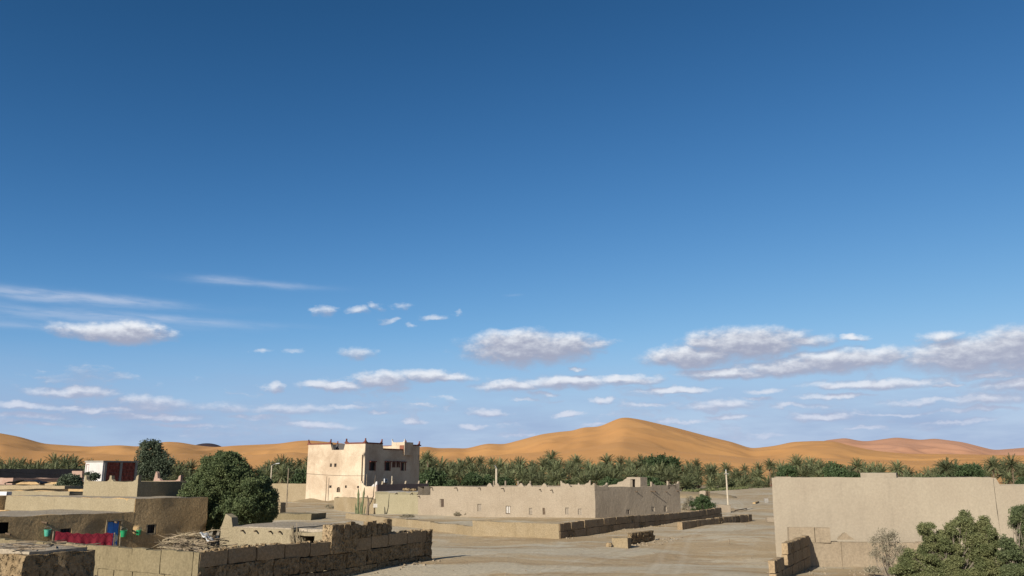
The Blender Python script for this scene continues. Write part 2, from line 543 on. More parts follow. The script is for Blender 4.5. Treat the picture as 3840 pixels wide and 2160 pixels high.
foliage('palm_frond', (.110, .130, .060), (.205, .218, .108), .14, rnd=.30, scale=.35)
foliage('palm_dry', (.20, .15, .085), (.29, .225, .13), .15, rnd=.2)
foliage('dense_leaf', (.090, .130, .056), (.205, .245, .104), .25, scale=1.1)
foliage('shrub_leaf', (.050, .082, .034), (.095, .135, .055), .25, rnd=.25)
foliage('grey_leaf', (.085, .115, .07), (.15, .18, .115), .25)
foliage('tamarisk_leaf', (.150, .178, .074), (.285, .292, .130), .3, scale=1.6)
foliage('tamarisk_dark', (.115, .15, .07), (.21, .24, .108), .3, scale=1.6)
foliage('dry_leaf', (.30, .26, .175), (.43, .38, .27), .3)
bark_mat('bark', (.16, .12, .085), (.30, .245, .18))
bark_mat('palm_trunk', (.13, .095, .065), (.25, .19, .13), 4.0)
bark_mat('twig', (.22, .18, .14), (.34, .29, .23))
rug_mat()
brick_mat()


def mat(n):
    return MATS[n]


# ------------------------------------------------------------------ helpers
def hash_noise(seed, n=256):
    return np.random.default_rng(seed).random((n, n))


_TAB = hash_noise(3)


def vnoise(x, y, off=0):
    x = np.asarray(x, float) + off * 17.3
    y = np.asarray(y, float) + off * 9.1
    xi = np.floor(x).astype(int)
    yi = np.floor(y).astype(int)
    fx, fy = x - xi, y - yi
    fx = fx * fx * fx * (fx * (fx * 6 - 15) + 10)
    fy = fy * fy * fy * (fy * (fy * 6 - 15) + 10)
    t = _TAB
    a = t[xi % 256, yi % 256]
    b = t[(xi + 1) % 256, yi % 256]
    c = t[xi % 256, (yi + 1) % 256]
    d = t[(xi + 1) % 256, (yi + 1) % 256]
    return (a * (1 - fx) + b * fx) * (1 - fy) + (c * (1 - fx) + d * fx) * fy - 0.5


def fbm(x, y, octv=4, off=0):
    s, a = 0.0, 1.0
    for i in range(octv):
        s = s + a * vnoise(x, y, off + i)
        x, y, a = np.asarray(x) * 2.03, np.asarray(y) * 2.03, a * 0.5
    return s


def gz(x, y):
    """height of the ground"""
    x = np.asarray(x, float)
    y = np.asarray(y, float)
    near = np.clip((420.0 - y) / 200.0, 0, 1)
    return near * (0.42 * fbm(x / 17.0, y / 17.0, 3, 5) + 0.10 * fbm(x / 3.1, y / 3.1, 3, 9)) * np.clip((y - 20) / 25.0, 0, 1) - 0.05


def link(o, parent=None):
    COL.objects.link(o)
    if parent is not None:
        o.parent = parent
    return o


def thing(name, label, cat, loc=(0, 0, 0), rz=0.0, group=None, kind=None):
    o = bpy.data.objects.new(name, None)
    o.empty_display_size = 0.2
    link(o)
    o.location = loc
    o.rotation_euler = (0, 0, rz)
    return tag(o, label, cat, group, kind)


def tag(o, label, cat, group=None, kind=None):
    if label:
        o['label'] = label
    if cat:
        o['category'] = cat
    if group:
        o['group'] = group
    if kind or cat:
        o['kind'] = kind or 'thing'
    return o


def set_smooth(me, ang=None):
    me.polygons.foreach_set('use_smooth', np.ones(len(me.polygons), bool))
    if ang is not None:
        me.set_sharp_from_angle(angle=R(ang))


def mesh_obj(name, verts, faces, m, parent=None, smooth=None, origin=None):
    me = bpy.data.meshes.new(name)
    if origin is not None:
        ox, oy, oz = origin
        verts = [(v[0] - ox, v[1] - oy, v[2] - oz) for v in verts]
    me.from_pydata([tuple(v) for v in verts], [], faces)
    me.materials.append(mat(m) if isinstance(m, str) else m)
    if smooth is not None:
        set_smooth(me, smooth)
    me.update()
    o = bpy.data.objects.new(name, me)
    link(o, parent)
    if origin is not None:
        o.location = origin
    return o


def np_mesh(name, V, Q, m, smooth=False):
    """V (n,3) floats, Q (k,4) or (k,3) ints"""
    me = bpy.data.meshes.new(name)
    n, k = Q.shape
    me.vertices.add(len(V))
    me.vertices.foreach_set('co', np.ascontiguousarray(V, dtype=np.float32).ravel())
    me.loops.add(n * k)
    me.loops.foreach_set('vertex_index', np.ascontiguousarray(Q, dtype=np.int32).ravel())
    me.polygons.add(n)
    me.polygons.foreach_set('loop_start', np.arange(0, n * k, k, dtype=np.int32))
    me.polygons.foreach_set('loop_total', np.full(n, k, dtype=np.int32))
    if smooth:
        me.polygons.foreach_set('use_smooth', np.ones(n, bool))
    me.materials.append(mat(m))
    me.update(calc_edges=True)
    me.validate()
    return me


class MB:
    def __init__(self):
        self.v = []
        self.f = []

    def add(self, vs_, fs):
        b = len(self.v)
        self.v.extend([tuple(p) for p in vs_])
        self.f.extend([tuple(i + b for i in f) for f in fs])
        return self

    def box(self, c, size, rz=0.0, M=None):
        sx, sy, sz = size[0] / 2, size[1] / 2, size[2] / 2
        pts = [Vector((x, y, z)) for z in (-sz, sz) for (x, y) in ((-sx, -sy), (sx, -sy), (sx, sy), (-sx, sy))]
        rot = M if M is not None else Matrix.Rotation(rz, 3, 'Z')
        pts = [rot @ p + Vector(c) for p in pts]
        return self.add(pts, [(3, 2, 1, 0), (4, 5, 6, 7), (0, 1, 5, 4), (1, 2, 6, 5), (2, 3, 7, 6), (3, 0, 4, 7)])

    def prism(self, pts, off):
        """closed polygon pts (3d) swept by vector off"""
        n = len(pts)
        off = Vector(off)
        v = [Vector(p) for p in pts] + [Vector(p) + off for p in pts]
        fs = [tuple(range(n))[::-1], tuple(range(n, 2 * n))]
        for i in range(n):
            j = (i + 1) % n
            fs.append((i, j, n + j, n + i))
        return self.add(v, fs)

    def tube(self, pts, rads, sides=6, cap=True):
        pts = [Vector(p) for p in pts]
        rings = []
        base = len(self.v)
        for i, p in enumerate(pts):
            if i == 0:
                t = pts[1] - pts[0]
            elif i == len(pts) - 1:
                t = pts[-1] - pts[-2]
            else:
                t = pts[i + 1] - pts[i - 1]
            t.normalize()
            a = t.orthogonal() if abs(t.z) > 0.95 else t.cross(Vector((0, 0, 1)))
            a.normalize()
            b = t.cross(a)
            r = rads[i] if isinstance(rads, (list, tuple)) else rads
            for s in range(sides):
                an = 2 * math.pi * s / sides
                self.v.append(tuple(p + a * (math.cos(an) * r) + b * (math.sin(an) * r)))
        for i in range(len(pts) - 1):
            for s in range(sides):
                s2 = (s + 1) % sides
                q = base + i * sides
                self.f.append((q + s, q + s2, q + sides + s2, q + sides + s))
        if cap:
            self.f.append(tuple(base + s for s in range(sides))[::-1])
            e = base + (len(pts) - 1) * sides
            self.f.append(tuple(e + s for s in range(sides)))
        return self

    def build(self, name, m, parent=None, smooth=None, origin=None):
        return mesh_obj(name, self.v, self.f, m, parent, smooth, origin)


def lump(p, amp, freq=0.9):
    n = mnoise.noise_vector(Vector(p) * freq)
    n2 = mnoise.noise_vector(Vector(p) * freq * 3.1)
    return Vector(p) + n * amp + n2 * (amp * 0.45)


def rough_box(name, corners, z0, z1, m, parent=None, seg=0.5, amp=0.04, freq=0.9, smooth=38):
    """a lumpy earthen block on four plan corners (counter-clockwise)"""
    c = [Vector((p[0], p[1], 0)) for p in corners]
    la = max((c[1] - c[0]).length, (c[2] - c[3]).length)
    lb = max((c[3] - c[0]).length, (c[2] - c[1]).length)
    na, nb, nz = max(2, int(la / seg)), max(2, int(lb / seg)), max(2, int((z1 - z0) / seg))
    idx = {}
    V = []

    def vid(i, j, k):
        if (i, j, k) not in idx:
            u, w = i / na, j / nb
            p = (c[0] * (1 - u) + c[1] * u) * (1 - w) + (c[3] * (1 - u) + c[2] * u) * w
            p = Vector((p.x, p.y, z0 + (z1 - z0) * k / nz))
            idx[(i, j, k)] = len(V)
            V.append(lump(p, amp, freq))
        return idx[(i, j, k)]
    Fs = []
    for i in range(na):
        for j in range(nb):
            Fs.append((vid(i, j, nz), vid(i + 1, j, nz), vid(i + 1, j + 1, nz), vid(i, j + 1, nz)))
            Fs.append((vid(i, j, 0), vid(i, j + 1, 0), vid(i + 1, j + 1, 0), vid(i + 1, j, 0)))
    for k in range(nz):
        for i in range(na):
            Fs.append((vid(i, 0, k), vid(i + 1, 0, k), vid(i + 1, 0, k + 1), vid(i, 0, k + 1)))
            Fs.append((vid(i + 1, nb, k), vid(i, nb, k), vid(i, nb, k + 1), vid(i + 1, nb, k + 1)))
        for j in range(nb):
            Fs.append((vid(na, j, k), vid(na, j + 1, k), vid(na, j + 1, k + 1), vid(na, j, k + 1)))
            Fs.append((vid(0, j + 1, k), vid(0, j, k), vid(0, j, k + 1), vid(0, j + 1, k + 1)))
    return mesh_obj(name, V, Fs, m, parent, smooth)


def cuts(L, step, extra):
    n = max(1, int(round(L / step)))
    xs = [L * i / n for i in range(n + 1)]
    keep = sorted(set([0.0, L] + [e for e in extra if 0 < e < L]))
    for x in xs:
        if min(abs(x - q) for q in keep) > step * 0.35:
            keep.append(x)
    return sorted(keep)


def shell(name, corners, z0, tops, th, m, parent=None, openings=None, step=0.7, amp=0.04, freq=0.7, warp=None, closed=True, smooth=35):
    """walls of a building as one sheet with thickness; corners counter-clockwise (outside on the right of each edge);
    openings: {edge: [(s0, s1, za, zb), ...]}"""
    openings = openings or {}
    C = [Vector((p[0], p[1], 0)) for p in corners]
    n = len(C)
    edges = [(i, (i + 1) % n) for i in range(n if closed else n - 1)]
    dirs = [(C[b] - C[a]).normalized() for a, b in edges]
    nor = [Vector((d.y, -d.x, 0)) for d in dirs]

    def inner(i):
        e_prev = (i - 1) % n if closed else max(i - 1, 0)
        e_next = i if closed else min(i, n - 2)
        n1, n2 = nor[e_prev], nor[e_next]
        bis = n1 + n2
        return C[i] - bis * (th / max(0.3, (1 + n1.dot(n2))))
    I = [inner(i) for i in range(n)]
    V, Fs, idx = [], [], {}
    for e, (a, b) in enumerate(edges):
        L = (C[b] - C[a]).length
        ops = openings.get(e, [])
        top = tops[e] if isinstance(tops, (list, tuple)) else tops
        ss = cuts(L, step, [o[0] for o in ops] + [o[1] for o in ops])
        zs = cuts(top - z0, step, [o[2] - z0 for o in ops] + [o[3] - z0 for o in ops])
        S, Z = len(ss), len(zs)

        def solid(i, j):
            if i < 0 or i >= S - 1 or j < 0 or j >= Z - 1:
                return False
            cs, cz = (ss[i] + ss[i + 1]) / 2, z0 + (zs[j] + zs[j + 1]) / 2
            return not any(o[0] < cs < o[1] and o[2] < cz < o[3] for o in ops)

        def vid(i, j, side):
            s, z = ss[i], z0 + zs[j]
            if warp:
                s, z = warp(e, s, z)
            t = s / L
            p = (C[a].lerp(C[b], t)) if side == 0 else (I[a].lerp(I[b], t))
            key = (round(p.x, 3), round(p.y, 3), round(z, 3), side)
            if key not in idx:
                q = lump((p.x, p.y, z), amp, freq)
                idx[key] = len(V)
                V.append(q)
            return idx[key]
        for i in range(S - 1):
            for j in range(Z - 1):
                if not solid(i, j):
                    continue
                f = [vid(i, j, 0), vid(i + 1, j, 0), vid(i + 1, j + 1, 0), vid(i, j + 1, 0)]
                g = [vid(i, j, 1), vid(i + 1, j, 1), vid(i + 1, j + 1, 1), vid(i, j + 1, 1)]
                Fs.append(tuple(f))
                Fs.append(tuple(g[::-1]))
                if not solid(i, j - 1):
                    Fs.append((f[0], g[0], g[1], f[1]))
                if not solid(i, j + 1):
                    Fs.append((f[2], g[2], g[3], f[3]))
                if not solid(i - 1, j) and (i > 0 or not closed):
                    Fs.append((f[3], g[3], g[0], f[0]))
                if not solid(i + 1, j) and (i < S - 2 or not closed):
                    Fs.append((f[1], g[1], g[2], f[2]))
    return mesh_obj(name, V, Fs, m, parent, smooth)


def slab(name, corners, z, th, m, parent=None, seg=0.8, amp=0.03, inset=0.0):
    c = [Vector((p[0], p[1], 0)) for p in corners]
    if inset:
        ctr = sum(c, Vector()) / len(c)
        c = [p + (ctr - p).normalized() * inset for p in c]
    return rough_box(name, c, z - th, z, m, parent, seg, amp)


def head(h):
    """unit vector with compass heading h degrees (0 = away from the camera, 90 = right)"""
    return Vector((math.sin(R(h)), math.cos(R(h)), 0))


def meet(P, hd, px):
    """walk from P with heading hd until the photograph column px (on the ground plane) is met; returns distance"""
    d = head(hd)
    lo, hi = -400.0, 400.0
    # column px: X = k * depth, depth measured along the view axis at z~0.. use the ray at the horizon
    k = (px - 1920.0) / F
    cp = math.cos(PITCH)
    dz = math.sin(PITCH) * (1.5 - H)
    # X = k*(Y*cp + dz)
    t = (k * (P.y * cp + dz) - P.x) / (d.x - k * d.y * cp)
    return t


# ------------------------------------------------------------------ ground
def grow(vals, start, end, ratio):
    out = list(vals)
    step = vals[-1] - vals[-2]
    while out[-1] < end:
        step *= ratio
        out.append(out[-1] + step)
    return out


def build_ground():
    xs = grow(list(np.arange(0, 60.01, 0.9)), 60, 16000, 1.13)
    xs = np.array([-x for x in xs[:0:-1]] + xs)
    ys = np.array([-16000, -4000, -1000, -300, -100, -30] + grow(list(np.arange(0, 135.01, 0.9)), 135, 16000, 1.09))
    X, Y = np.meshgrid(xs, ys)
    Z = gz(X, Y)
    V = np.stack([X.ravel(), Y.ravel(), Z.ravel()], 1)
    nx, ny = len(xs), len(ys)
    i = np.arange(nx - 1)[None, :] + nx * np.arange(ny - 1)[:, None]
    i = i.ravel()
    Q = np.stack([i, i + 1, i + 1 + nx, i + nx], 1)
    me = np_mesh('ground', V, Q, 'ground_earth', True)
    o = bpy.data.objects.new('ground', me)
    link(o)
    tag(o, 'tan and pale grey bare earth between the mud walls', None, kind='structure')


build_ground()


def build_dunes():
    def heights(prof, rc):
        az = np.array([math.atan2(ray(x, y).x, ray(x, y).y) for x, y in prof])
        el = np.array([ray(x, y).z / math.hypot(ray(x, y).x, ray(x, y).y) for x, y in prof])
        return az, el

    def field(name, prof, r0, rc0, rb, seed, m, amp, label, a0=-0.85, a1=0.85, na=620, nr=110):
        az, el = heights(prof, rc0)
        A = np.linspace(a0, a1, na)
        E = np.interp(A, az, el)
        k = np.hanning(9)
        k /= k.sum()
        E = np.convolve(np.pad(E, 4, mode='edge'), k, 'valid')
        rc = rc0 * (1 + 0.16 * fbm(A * 6.0, A * 0 + seed, 3, seed))
        Ht = H + E * rc
        t = np.concatenate([np.linspace(0, 1, nr), np.linspace(1, 2, nr // 3)[1:]])
        T, AA = np.meshgrid(t, A)
        RC = rc[:, None]
        Rr = np.where(T < 1, r0 + (RC - r0) * T, RC + (rb - RC) * (T - 1))
        X = Rr * np.sin(AA)
        Y = Rr * np.cos(AA)
        s = np.where(T < 1, T ** 1.25 * (1.0 + 0.55 * T * (1 - T)), np.clip(1 - (T - 1) * 1.6, -0.3, 1))
        w = np.where(T < 1, np.clip(np.sin(np.pi * T ** 0.85), 0, 1) ** 0.8, 0)
        # wind-built ridges: sharp crests, long soft backs
        wx = X + 60 * fbm(X / 260, Y / 260, 2, seed + 3)
        wy = Y + 60 * fbm(X / 260, Y / 260, 2, seed + 6)
        r1 = 1 - np.abs(fbm(wx / 190, wy / 300, 3, seed + 1)) * 3.2
        r2 = 1 - np.abs(fbm(wx / 75, wy / 120, 3, seed + 2)) * 3.0
        Zd = Ht[:, None] * s + w * amp * (r1 * 1.0 + r2 * 0.33 - 0.55)
        # a hill flank must stay under its own skyline
        lim = H + (E[:, None] * 0.985) * Rr
        Zd = np.where(T < 1, np.minimum(Zd, lim), Zd)
        Zd = np.where(T <= 0.0, -3.0, Zd)
        V = np.stack([X.ravel(), Y.ravel(), Zd.ravel()], 1)
        nT = len(t)
        i = (np.arange(nT - 1)[None, :] + nT * np.arange(na - 1)[:, None]).ravel()
        Q = np.stack([i, i + nT, i + nT + 1, i + 1], 1)
        me = np_mesh(name, V, Q, m, True)
        o = bpy.data.objects.new(name, me)
        link(o)
        tag(o, label, None, kind='structure')
        return o
    main = [(-900, 1640), (-400, 1600), (-150, 1606), (0, 1624), (75, 1638), (164, 1664), (335, 1675), (447, 1669), (522, 1675), (618, 1656),
            (671, 1658), (745, 1671), (805, 1677), (879, 1671), (1043, 1664), (1118, 1653), (1162, 1651), (1260, 1660), (1400, 1678), (1500, 1684),
            (1572, 1677), (1600, 1674), (1639, 1681), (1700, 1680), (1750, 1682), (1825, 1663), (1891, 1666), (2032, 1628), (2100, 1619), (2149, 1615),
            (2182, 1603), (2248, 1600), (2323, 1567), (2345, 1565), (2365, 1567), (2406, 1574), (2531, 1603), (2655, 1636), (2747, 1658), (2817, 1682),
            (2905, 1672), (2971, 1657), (3071, 1653), (3129, 1655), (3195, 1673), (3278, 1690), (3403, 1702), (3528, 1702), (3694, 1705),
            (3840, 1708), (4100, 1690), (4500, 1660), (5200, 1690)]
    low = [(-900, 1690), (0, 1665), (120, 1690), (300, 1700), (480, 1706), (700, 1700), (880, 1712), (1100, 1695), (1300, 1715), (1580, 1722), (1750, 1716),
           (1950, 1700), (2120, 1690), (2230, 1672), (2330, 1655), (2400, 1668), (2520, 1690), (2700, 1706), (2850, 1722), (3000, 1714), (3200, 1722),
           (3450, 1728), (3650, 1722), (3840, 1730), (4500, 1700), (5200, 1710)]
    far = [(2850, 1720), (3000, 1690), (3060, 1662), (3096, 1651), (3170, 1642), (3220, 1653), (3253, 1655), (3361, 1640), (3453, 1650), (3503, 1644),
           (3611, 1658), (3727, 1688), (3777, 1684), (3840, 1679), (4000, 1665), (4300, 1690), (5200, 1700)]
    hill = [(300, 1760), (600, 1735), (680, 1695), (722, 1672), (748, 1664), (775, 1661), (805, 1664), (832, 1674), (880, 1700), (1000, 1740), (1300, 1770)]
    field('dune_ridge', main, 620, 1500, 2200, 4, 'dune_sand', 7.0, 'tall orange sand dune range rising behind the palms')
    field('dune_foreland', low, 480, 830, 1150, 9, 'dune_sand', 2.6, 'lower orange dunes in front of the tall range')
    field('far_dune_ridge', far, 2300, 3300, 4200, 6, 'far_dune_sand', 10.0, 'pinkish dunes far off at the right', a0=0.27, a1=0.85, na=260, nr=60)
    field('rocky_hill', hill, 3600, 4700, 5600, 2, 'dark_rock', 20.0, 'small dark purple rock hill peeping over the dunes', a0=-0.55, a1=-0.18, na=160, nr=40)


build_dunes()


# ------------------------------------------------------------------ block walls
def block_variants(tag_, m, amp, n=5, seg=(6, 2, 4), blunt=.018):
    out = []
    for q in range(n):
        na, nb, nz = seg
        V, Fs, idx = [], [], {}

        def vid(i, j, k):
            if (i, j, k) not in idx:
                p = Vector((i / na - .5, j / nb - .5, k / nz - .5))
                # blunted arrises
                e = sum(1 for t in (abs(p.x) > .499, abs(p.y) > .499, abs(p.z) > .499) if t)
                if e >= 2:
                    p *= 1 - blunt * e
                nv = mnoise.noise_vector(p * 3.0 + Vector((q * 7.7, 3.1, 0))) * amp
                nv += mnoise.noise_vector(p * 8.0 + Vector((q * 3.7, 9.1, 0))) * amp * .6
                idx[(i, j, k)] = len(V)
                V.append(p + Vector((nv.x * .35, nv.y * 1.0, nv.z * .5)))
            return idx[(i, j, k)]
        for i in range(na):
            for j in range(nb):
                Fs.append((vid(i, j, nz), vid(i + 1, j, nz), vid(i + 1, j + 1, nz), vid(i, j + 1, nz)))
                Fs.append((vid(i, j, 0), vid(i, j + 1, 0), vid(i + 1, j + 1, 0), vid(i + 1, j, 0)))
        for k in range(nz):
            for i in range(na):
                Fs.append((vid(i, 0, k), vid(i + 1, 0, k), vid(i + 1, 0, k + 1), vid(i, 0, k + 1)))
                Fs.append((vid(i + 1, nb, k), vid(i, nb, k), vid(i, nb, k + 1), vid(i + 1, nb, k + 1)))
            for j in range(nb):
                Fs.append((vid(na, j, k), vid(na, j + 1, k), vid(na, j + 1, k + 1), vid(na, j, k + 1)))
                Fs.append((vid(0, j + 1, k), vid(0, j, k), vid(0, j, k + 1), vid(0, j + 1, k + 1)))
        me = bpy.data.meshes.new('block_' + tag_)
        me.from_pydata([tuple(v) for v in V], [], Fs)
        me.materials.append(mat(m))
        set_smooth(me, 32)
        out.append(me)
    return out


BLK = block_variants('smooth', 'mud_block', 0.07)
BLKR = block_variants('rough', 'mud_block_rough', 0.17, 5, (8, 2, 6))
BLKP = block_variants('plain', 'mud_block_plain', 0.04, blunt=.004)
BLKF = block_variants('front', 'mud_front', 0.05, blunt=.004)


def block_wall(label, A, B, courses, length=1.1, th=0.45, sag=None, missing=None, group=None, rough_rows=(), seed=1, skip=None,
               name='rammed_earth_wall', base=-0.25, plain_=False):
    """courses: list of course heights from the ground up; every block is a child"""
    rnd = random.Random(seed)
    A, B = Vector((A[0], A[1], 0)), Vector((B[0], B[1], 0))
    d = (B - A)
    L = d.length
    d.normalize()
    rz = math.atan2(d.y, d.x)
    t = thing(name, label, 'wall', (A.x, A.y, 0), rz, group)
    z = base
    for r, hgt in enumerate(courses):
        s = -length * 0.5 * (r % 2) * rnd.uniform(.6, 1.0)
        while s < L - 0.05:
            ln = length * rnd.uniform(0.85, 1.18)
            s0, s1 = max(0.0, s), min(L, s + ln)
            if L - s1 < length * .3:
                s1 = L
            s = s1 if s1 == L else s + ln
            if s1 - s0 < 0.12:
                continue
            mid = (s0 + s1) / 2
            if missing and missing(mid, r):
                continue
            dz = sag(mid) if sag else 0.0
            hh = hgt * (rnd.uniform(.96, 1.03) if r == len(courses) - 1 else 1.0)
            o = bpy.data.objects.new('block', rnd.choice(plain_ if plain_ else BLKR if r in rough_rows or (rnd.random() < .10) else BLK))
            link(o, t)
            gap = 0.003 if plain_ else 0.010
            o.location = (mid, th / 2 + rnd.uniform(-.02, .02), z + hh / 2 + dz)
            o.scale = ((s1 - s0 - gap), th * rnd.uniform(.94, 1.05), hh - gap)
            o.rotation_euler = (rnd.uniform(-.012, .012), rnd.uniform(-.012, .012), rnd.uniform(-.012, .012) + (math.pi if rnd.random() < .5 else 0))
        z += hgt
    return t


# compound in front: lit wall meets shaded wall at the corner
CORN = G(746, 2072, 1.95)
CORN.z = 0
HV, HU = 31.0, 120.0
END1 = CORN + head(HV) * meet(CORN, HV, 1622)
LEFT1 = CORN - head(HU) * (-meet(CORN, HU, -60))
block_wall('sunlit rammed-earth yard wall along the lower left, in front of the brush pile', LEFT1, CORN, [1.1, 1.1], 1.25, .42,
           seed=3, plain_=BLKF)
PIER = meet(CORN, HV, 1290)
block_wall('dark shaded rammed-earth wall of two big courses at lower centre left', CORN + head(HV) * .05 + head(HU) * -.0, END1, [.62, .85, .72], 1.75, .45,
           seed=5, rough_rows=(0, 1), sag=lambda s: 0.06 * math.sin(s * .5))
cr = MB()
_r = random.Random(6)
_L = (END1 - CORN).length
for _i in range(150):
    _p = CORN + head(HV) * _r.uniform(.2, _L - .1) - head(HU) * _r.uniform(.02, .42)
    _k = _r.uniform(.04, .11)
    _M = Matrix.Rotation(_r.uniform(0, 6.28), 3, 'Z') @ Matrix.Rotation(_r.uniform(-.6, .6), 3, 'X')
    cr.box((_p.x, _p.y, 1.95 + .06 * math.sin((_p - CORN).length * .5) + _k * .15), (_k * 1.8, _k * 1.4, _k), M=_M)
_o = cr.build('crumbs', 'mud_block_rough')
tag(_o, 'crumbled clods along the top of the shaded yard wall', 'clods', kind='stuff')
# taller pier stub on the shaded wall
pp = CORN + head(HV) * (PIER + .2)
rb = rough_box('wall_pier', [pp + head(HV) * -1.3 + head(HU) * .06, pp + head(HV) * .9 + head(HU) * .06,
                             pp + head(HV) * .9 - head(HU) * .62, pp + head(HV) * -1.3 - head(HU) * .62][::1], 1.2, 2.75, 'mud_block_rough', None, .22, .07, 2.2)
tag(rb, 'broken mud pier standing up from the shaded yard wall', 'pier')


# small flat-roofed shed behind the shaded wall
def yard_shed():
    t = thing('mud_shed', 'low flat-roofed mud shed between the big tree and the shaded wall', 'shed', (0, 0, 0))
    z1 = 2.45
    a = G(828, 1975, z1)
    a.z = 0
    LU = -(-meet(a, HU - 8, 1090))
    b = a + head(HU - 8) * meet(a, HU - 8, 1092)
    c = b + head(HV - 4) * 5.2
    d = a + head(HV - 4) * 5.6
    shell('wall', [a, b, c, d], -.3, z1, .4, 'ochre_plaster', t, step=.45, amp=.07)
    slab('roof', [a, b, c, d], z1 + .04, .2, 'roof_earth', t, .5, .06, inset=.12)
    # little horn at the left corner
    mb = MB()
    u = head(HU - 8)
    mb.prism([a + Vector((0, 0, z1 - .1)), a + u * .9 + Vector((0, 0, z1 - .1)), a + u * .75 + Vector((0, 0, z1 + .55)), a + u * .3 + Vector((0, 0, z1 + .75))], head(HV - 4) * .5)
    mb.build('roof_horn', 'ochre_plaster', t, 30)
    # rafter ends with their little shadows
    for i, px in enumerate((905, 955, 1010, 1045)):
        s = meet(a, HU - 8, px)
        p = a + u * s + Vector((0, 0, z1 - .18))
        m2 = MB()
        nn = Vector((u.y, -u.x, 0))
        m2.tube([p - nn * .2, p + nn * .30 + u * .15], .05, 6)
        m2.build('rafter_end', 'pipe_wood', t, 30)
    # right annex with the dark opening
    t2 = thing('mud_pen', 'small mud pen with a dark opening and leaning reeds beside the shed', 'animal pen', (0, 0, 0))
    b2 = b + u * .05 - head(HV - 4) * .0
    e = b2 + u * (meet(b2, HU - 8, 1262))
    f = e + head(HV - 4) * 4.6
    g = b2 + head(HV - 4) * 4.6
    L = (e - b2).length
    shell('wall', [b2, e, f, g], -.3, 2.3, .4, 'ochre_plaster', t2, openings={0: [(.12, L * .5, 1.25, 2.1)]}, step=.4, amp=.08)
    slab('roof', [b2 + head(HV - 4) * .6, e + head(HV - 4) * .6, f, g], 2.42, .22, 'roof_earth', t2, .5, .08)
    mb = MB()
    rr = random.Random(4)
    for i in range(26):
        p = b2 + u * (.15 + rr.random() * .75) - head(HV - 4) * rr.uniform(.1, .3) + Vector((0, 0, 1.15 + rr.random() * .2))
        mb.tube([p, p + u * rr.uniform(-.5, -.1) + Vector((0, 0, rr.uniform(.8, 1.5)))], .014, 4)
    tag(mb.build('reed_bundle', 'straw'), 'pale reed bundle leaning in the opening of the mud pen', 'reeds')
    # row of stubby earthen wall ends along its roof edge
    st = thing('coping_row', 'row of dark rounded earthen stubs along the pen roof edge', 'coping', (0, 0, 0))
    for i in range(9):
        p = e + head(HV - 4) * (0.5 + i * .52)
        rough_box('stub', [p + head(HV) * -.2, p + head(HV) * -.2 + u * .28, p + head(HV) * .2 + u * .28, p + head(HV) * .2], 1.9, 2.72 + .12 * math.sin(i * 1.7), 'mud_block_rough', st, .16, .06, 2.5)


yard_shed()


# nearest hut at the bottom left
def near_hut():
    t = thing('mud_hut', 'rough mud hut roof in the bottom left corner, nearest of all', 'hut')
    z1 = 2.55
    c0 = G(95, 2082, z1)
    c0.z = 0
    u, v = head(HU), head(HV)
    far_ = c0 + v * meet(c0, HV, 350)
    l = c0 - u * 5.0
    q = l + v * (far_ - c0).length
    rough_box('wall', [l, c0, far_, q], -.3, z1, 'mud_block_rough', t, .26, .13, 1.1, 30)
    rough_box('roof', [l + v * .2, c0 + v * .25 - u * .15, far_ - v * .2 - u * .3, q - v * .1], z1 - .1, z1 + .10, 'roof_earth', t, .3, .07)
    rr = random.Random(8)
    st = MB()
    for i in range(46):
        p = l + u * rr.uniform(.3, 4.4) + v * rr.uniform(.2, 3.2) + Vector((0, 0, z1 + .14))
        a = rr.uniform(0, 6.28)
        d = Vector((math.cos(a), math.sin(a), rr.uniform(-.03, .06)))
        st.tube([p, p + d * rr.uniform(.3, 1.3)], .018, 4)
    o = st.build('roof_straw', 'dry_stick', t)
    o['kind'] = 'stuff'
    # tumbled block heap beside it
    w = thing('rubble_heap', 'dark heap of tumbled mud lumps beside the corner hut', 'rubble')
    for i in range(9):
        p = far_ + v * rr.uniform(-.6, 1.0) + u * rr.uniform(.1, 1.1)
        o = bpy.data.objects.new('lump', rr.choice(BLKR))
        link(o, w)
        s = rr.uniform(.35, .8)
        o.location = (p.x, p.y, .3 + rr.uniform(0, 1.0))
        o.scale = (s, s * .8, s * .8)
        o.rotation_euler = (rr.uniform(-.6, .6), rr.uniform(-.6, .6), rr.uniform(0, 6))


near_hut()


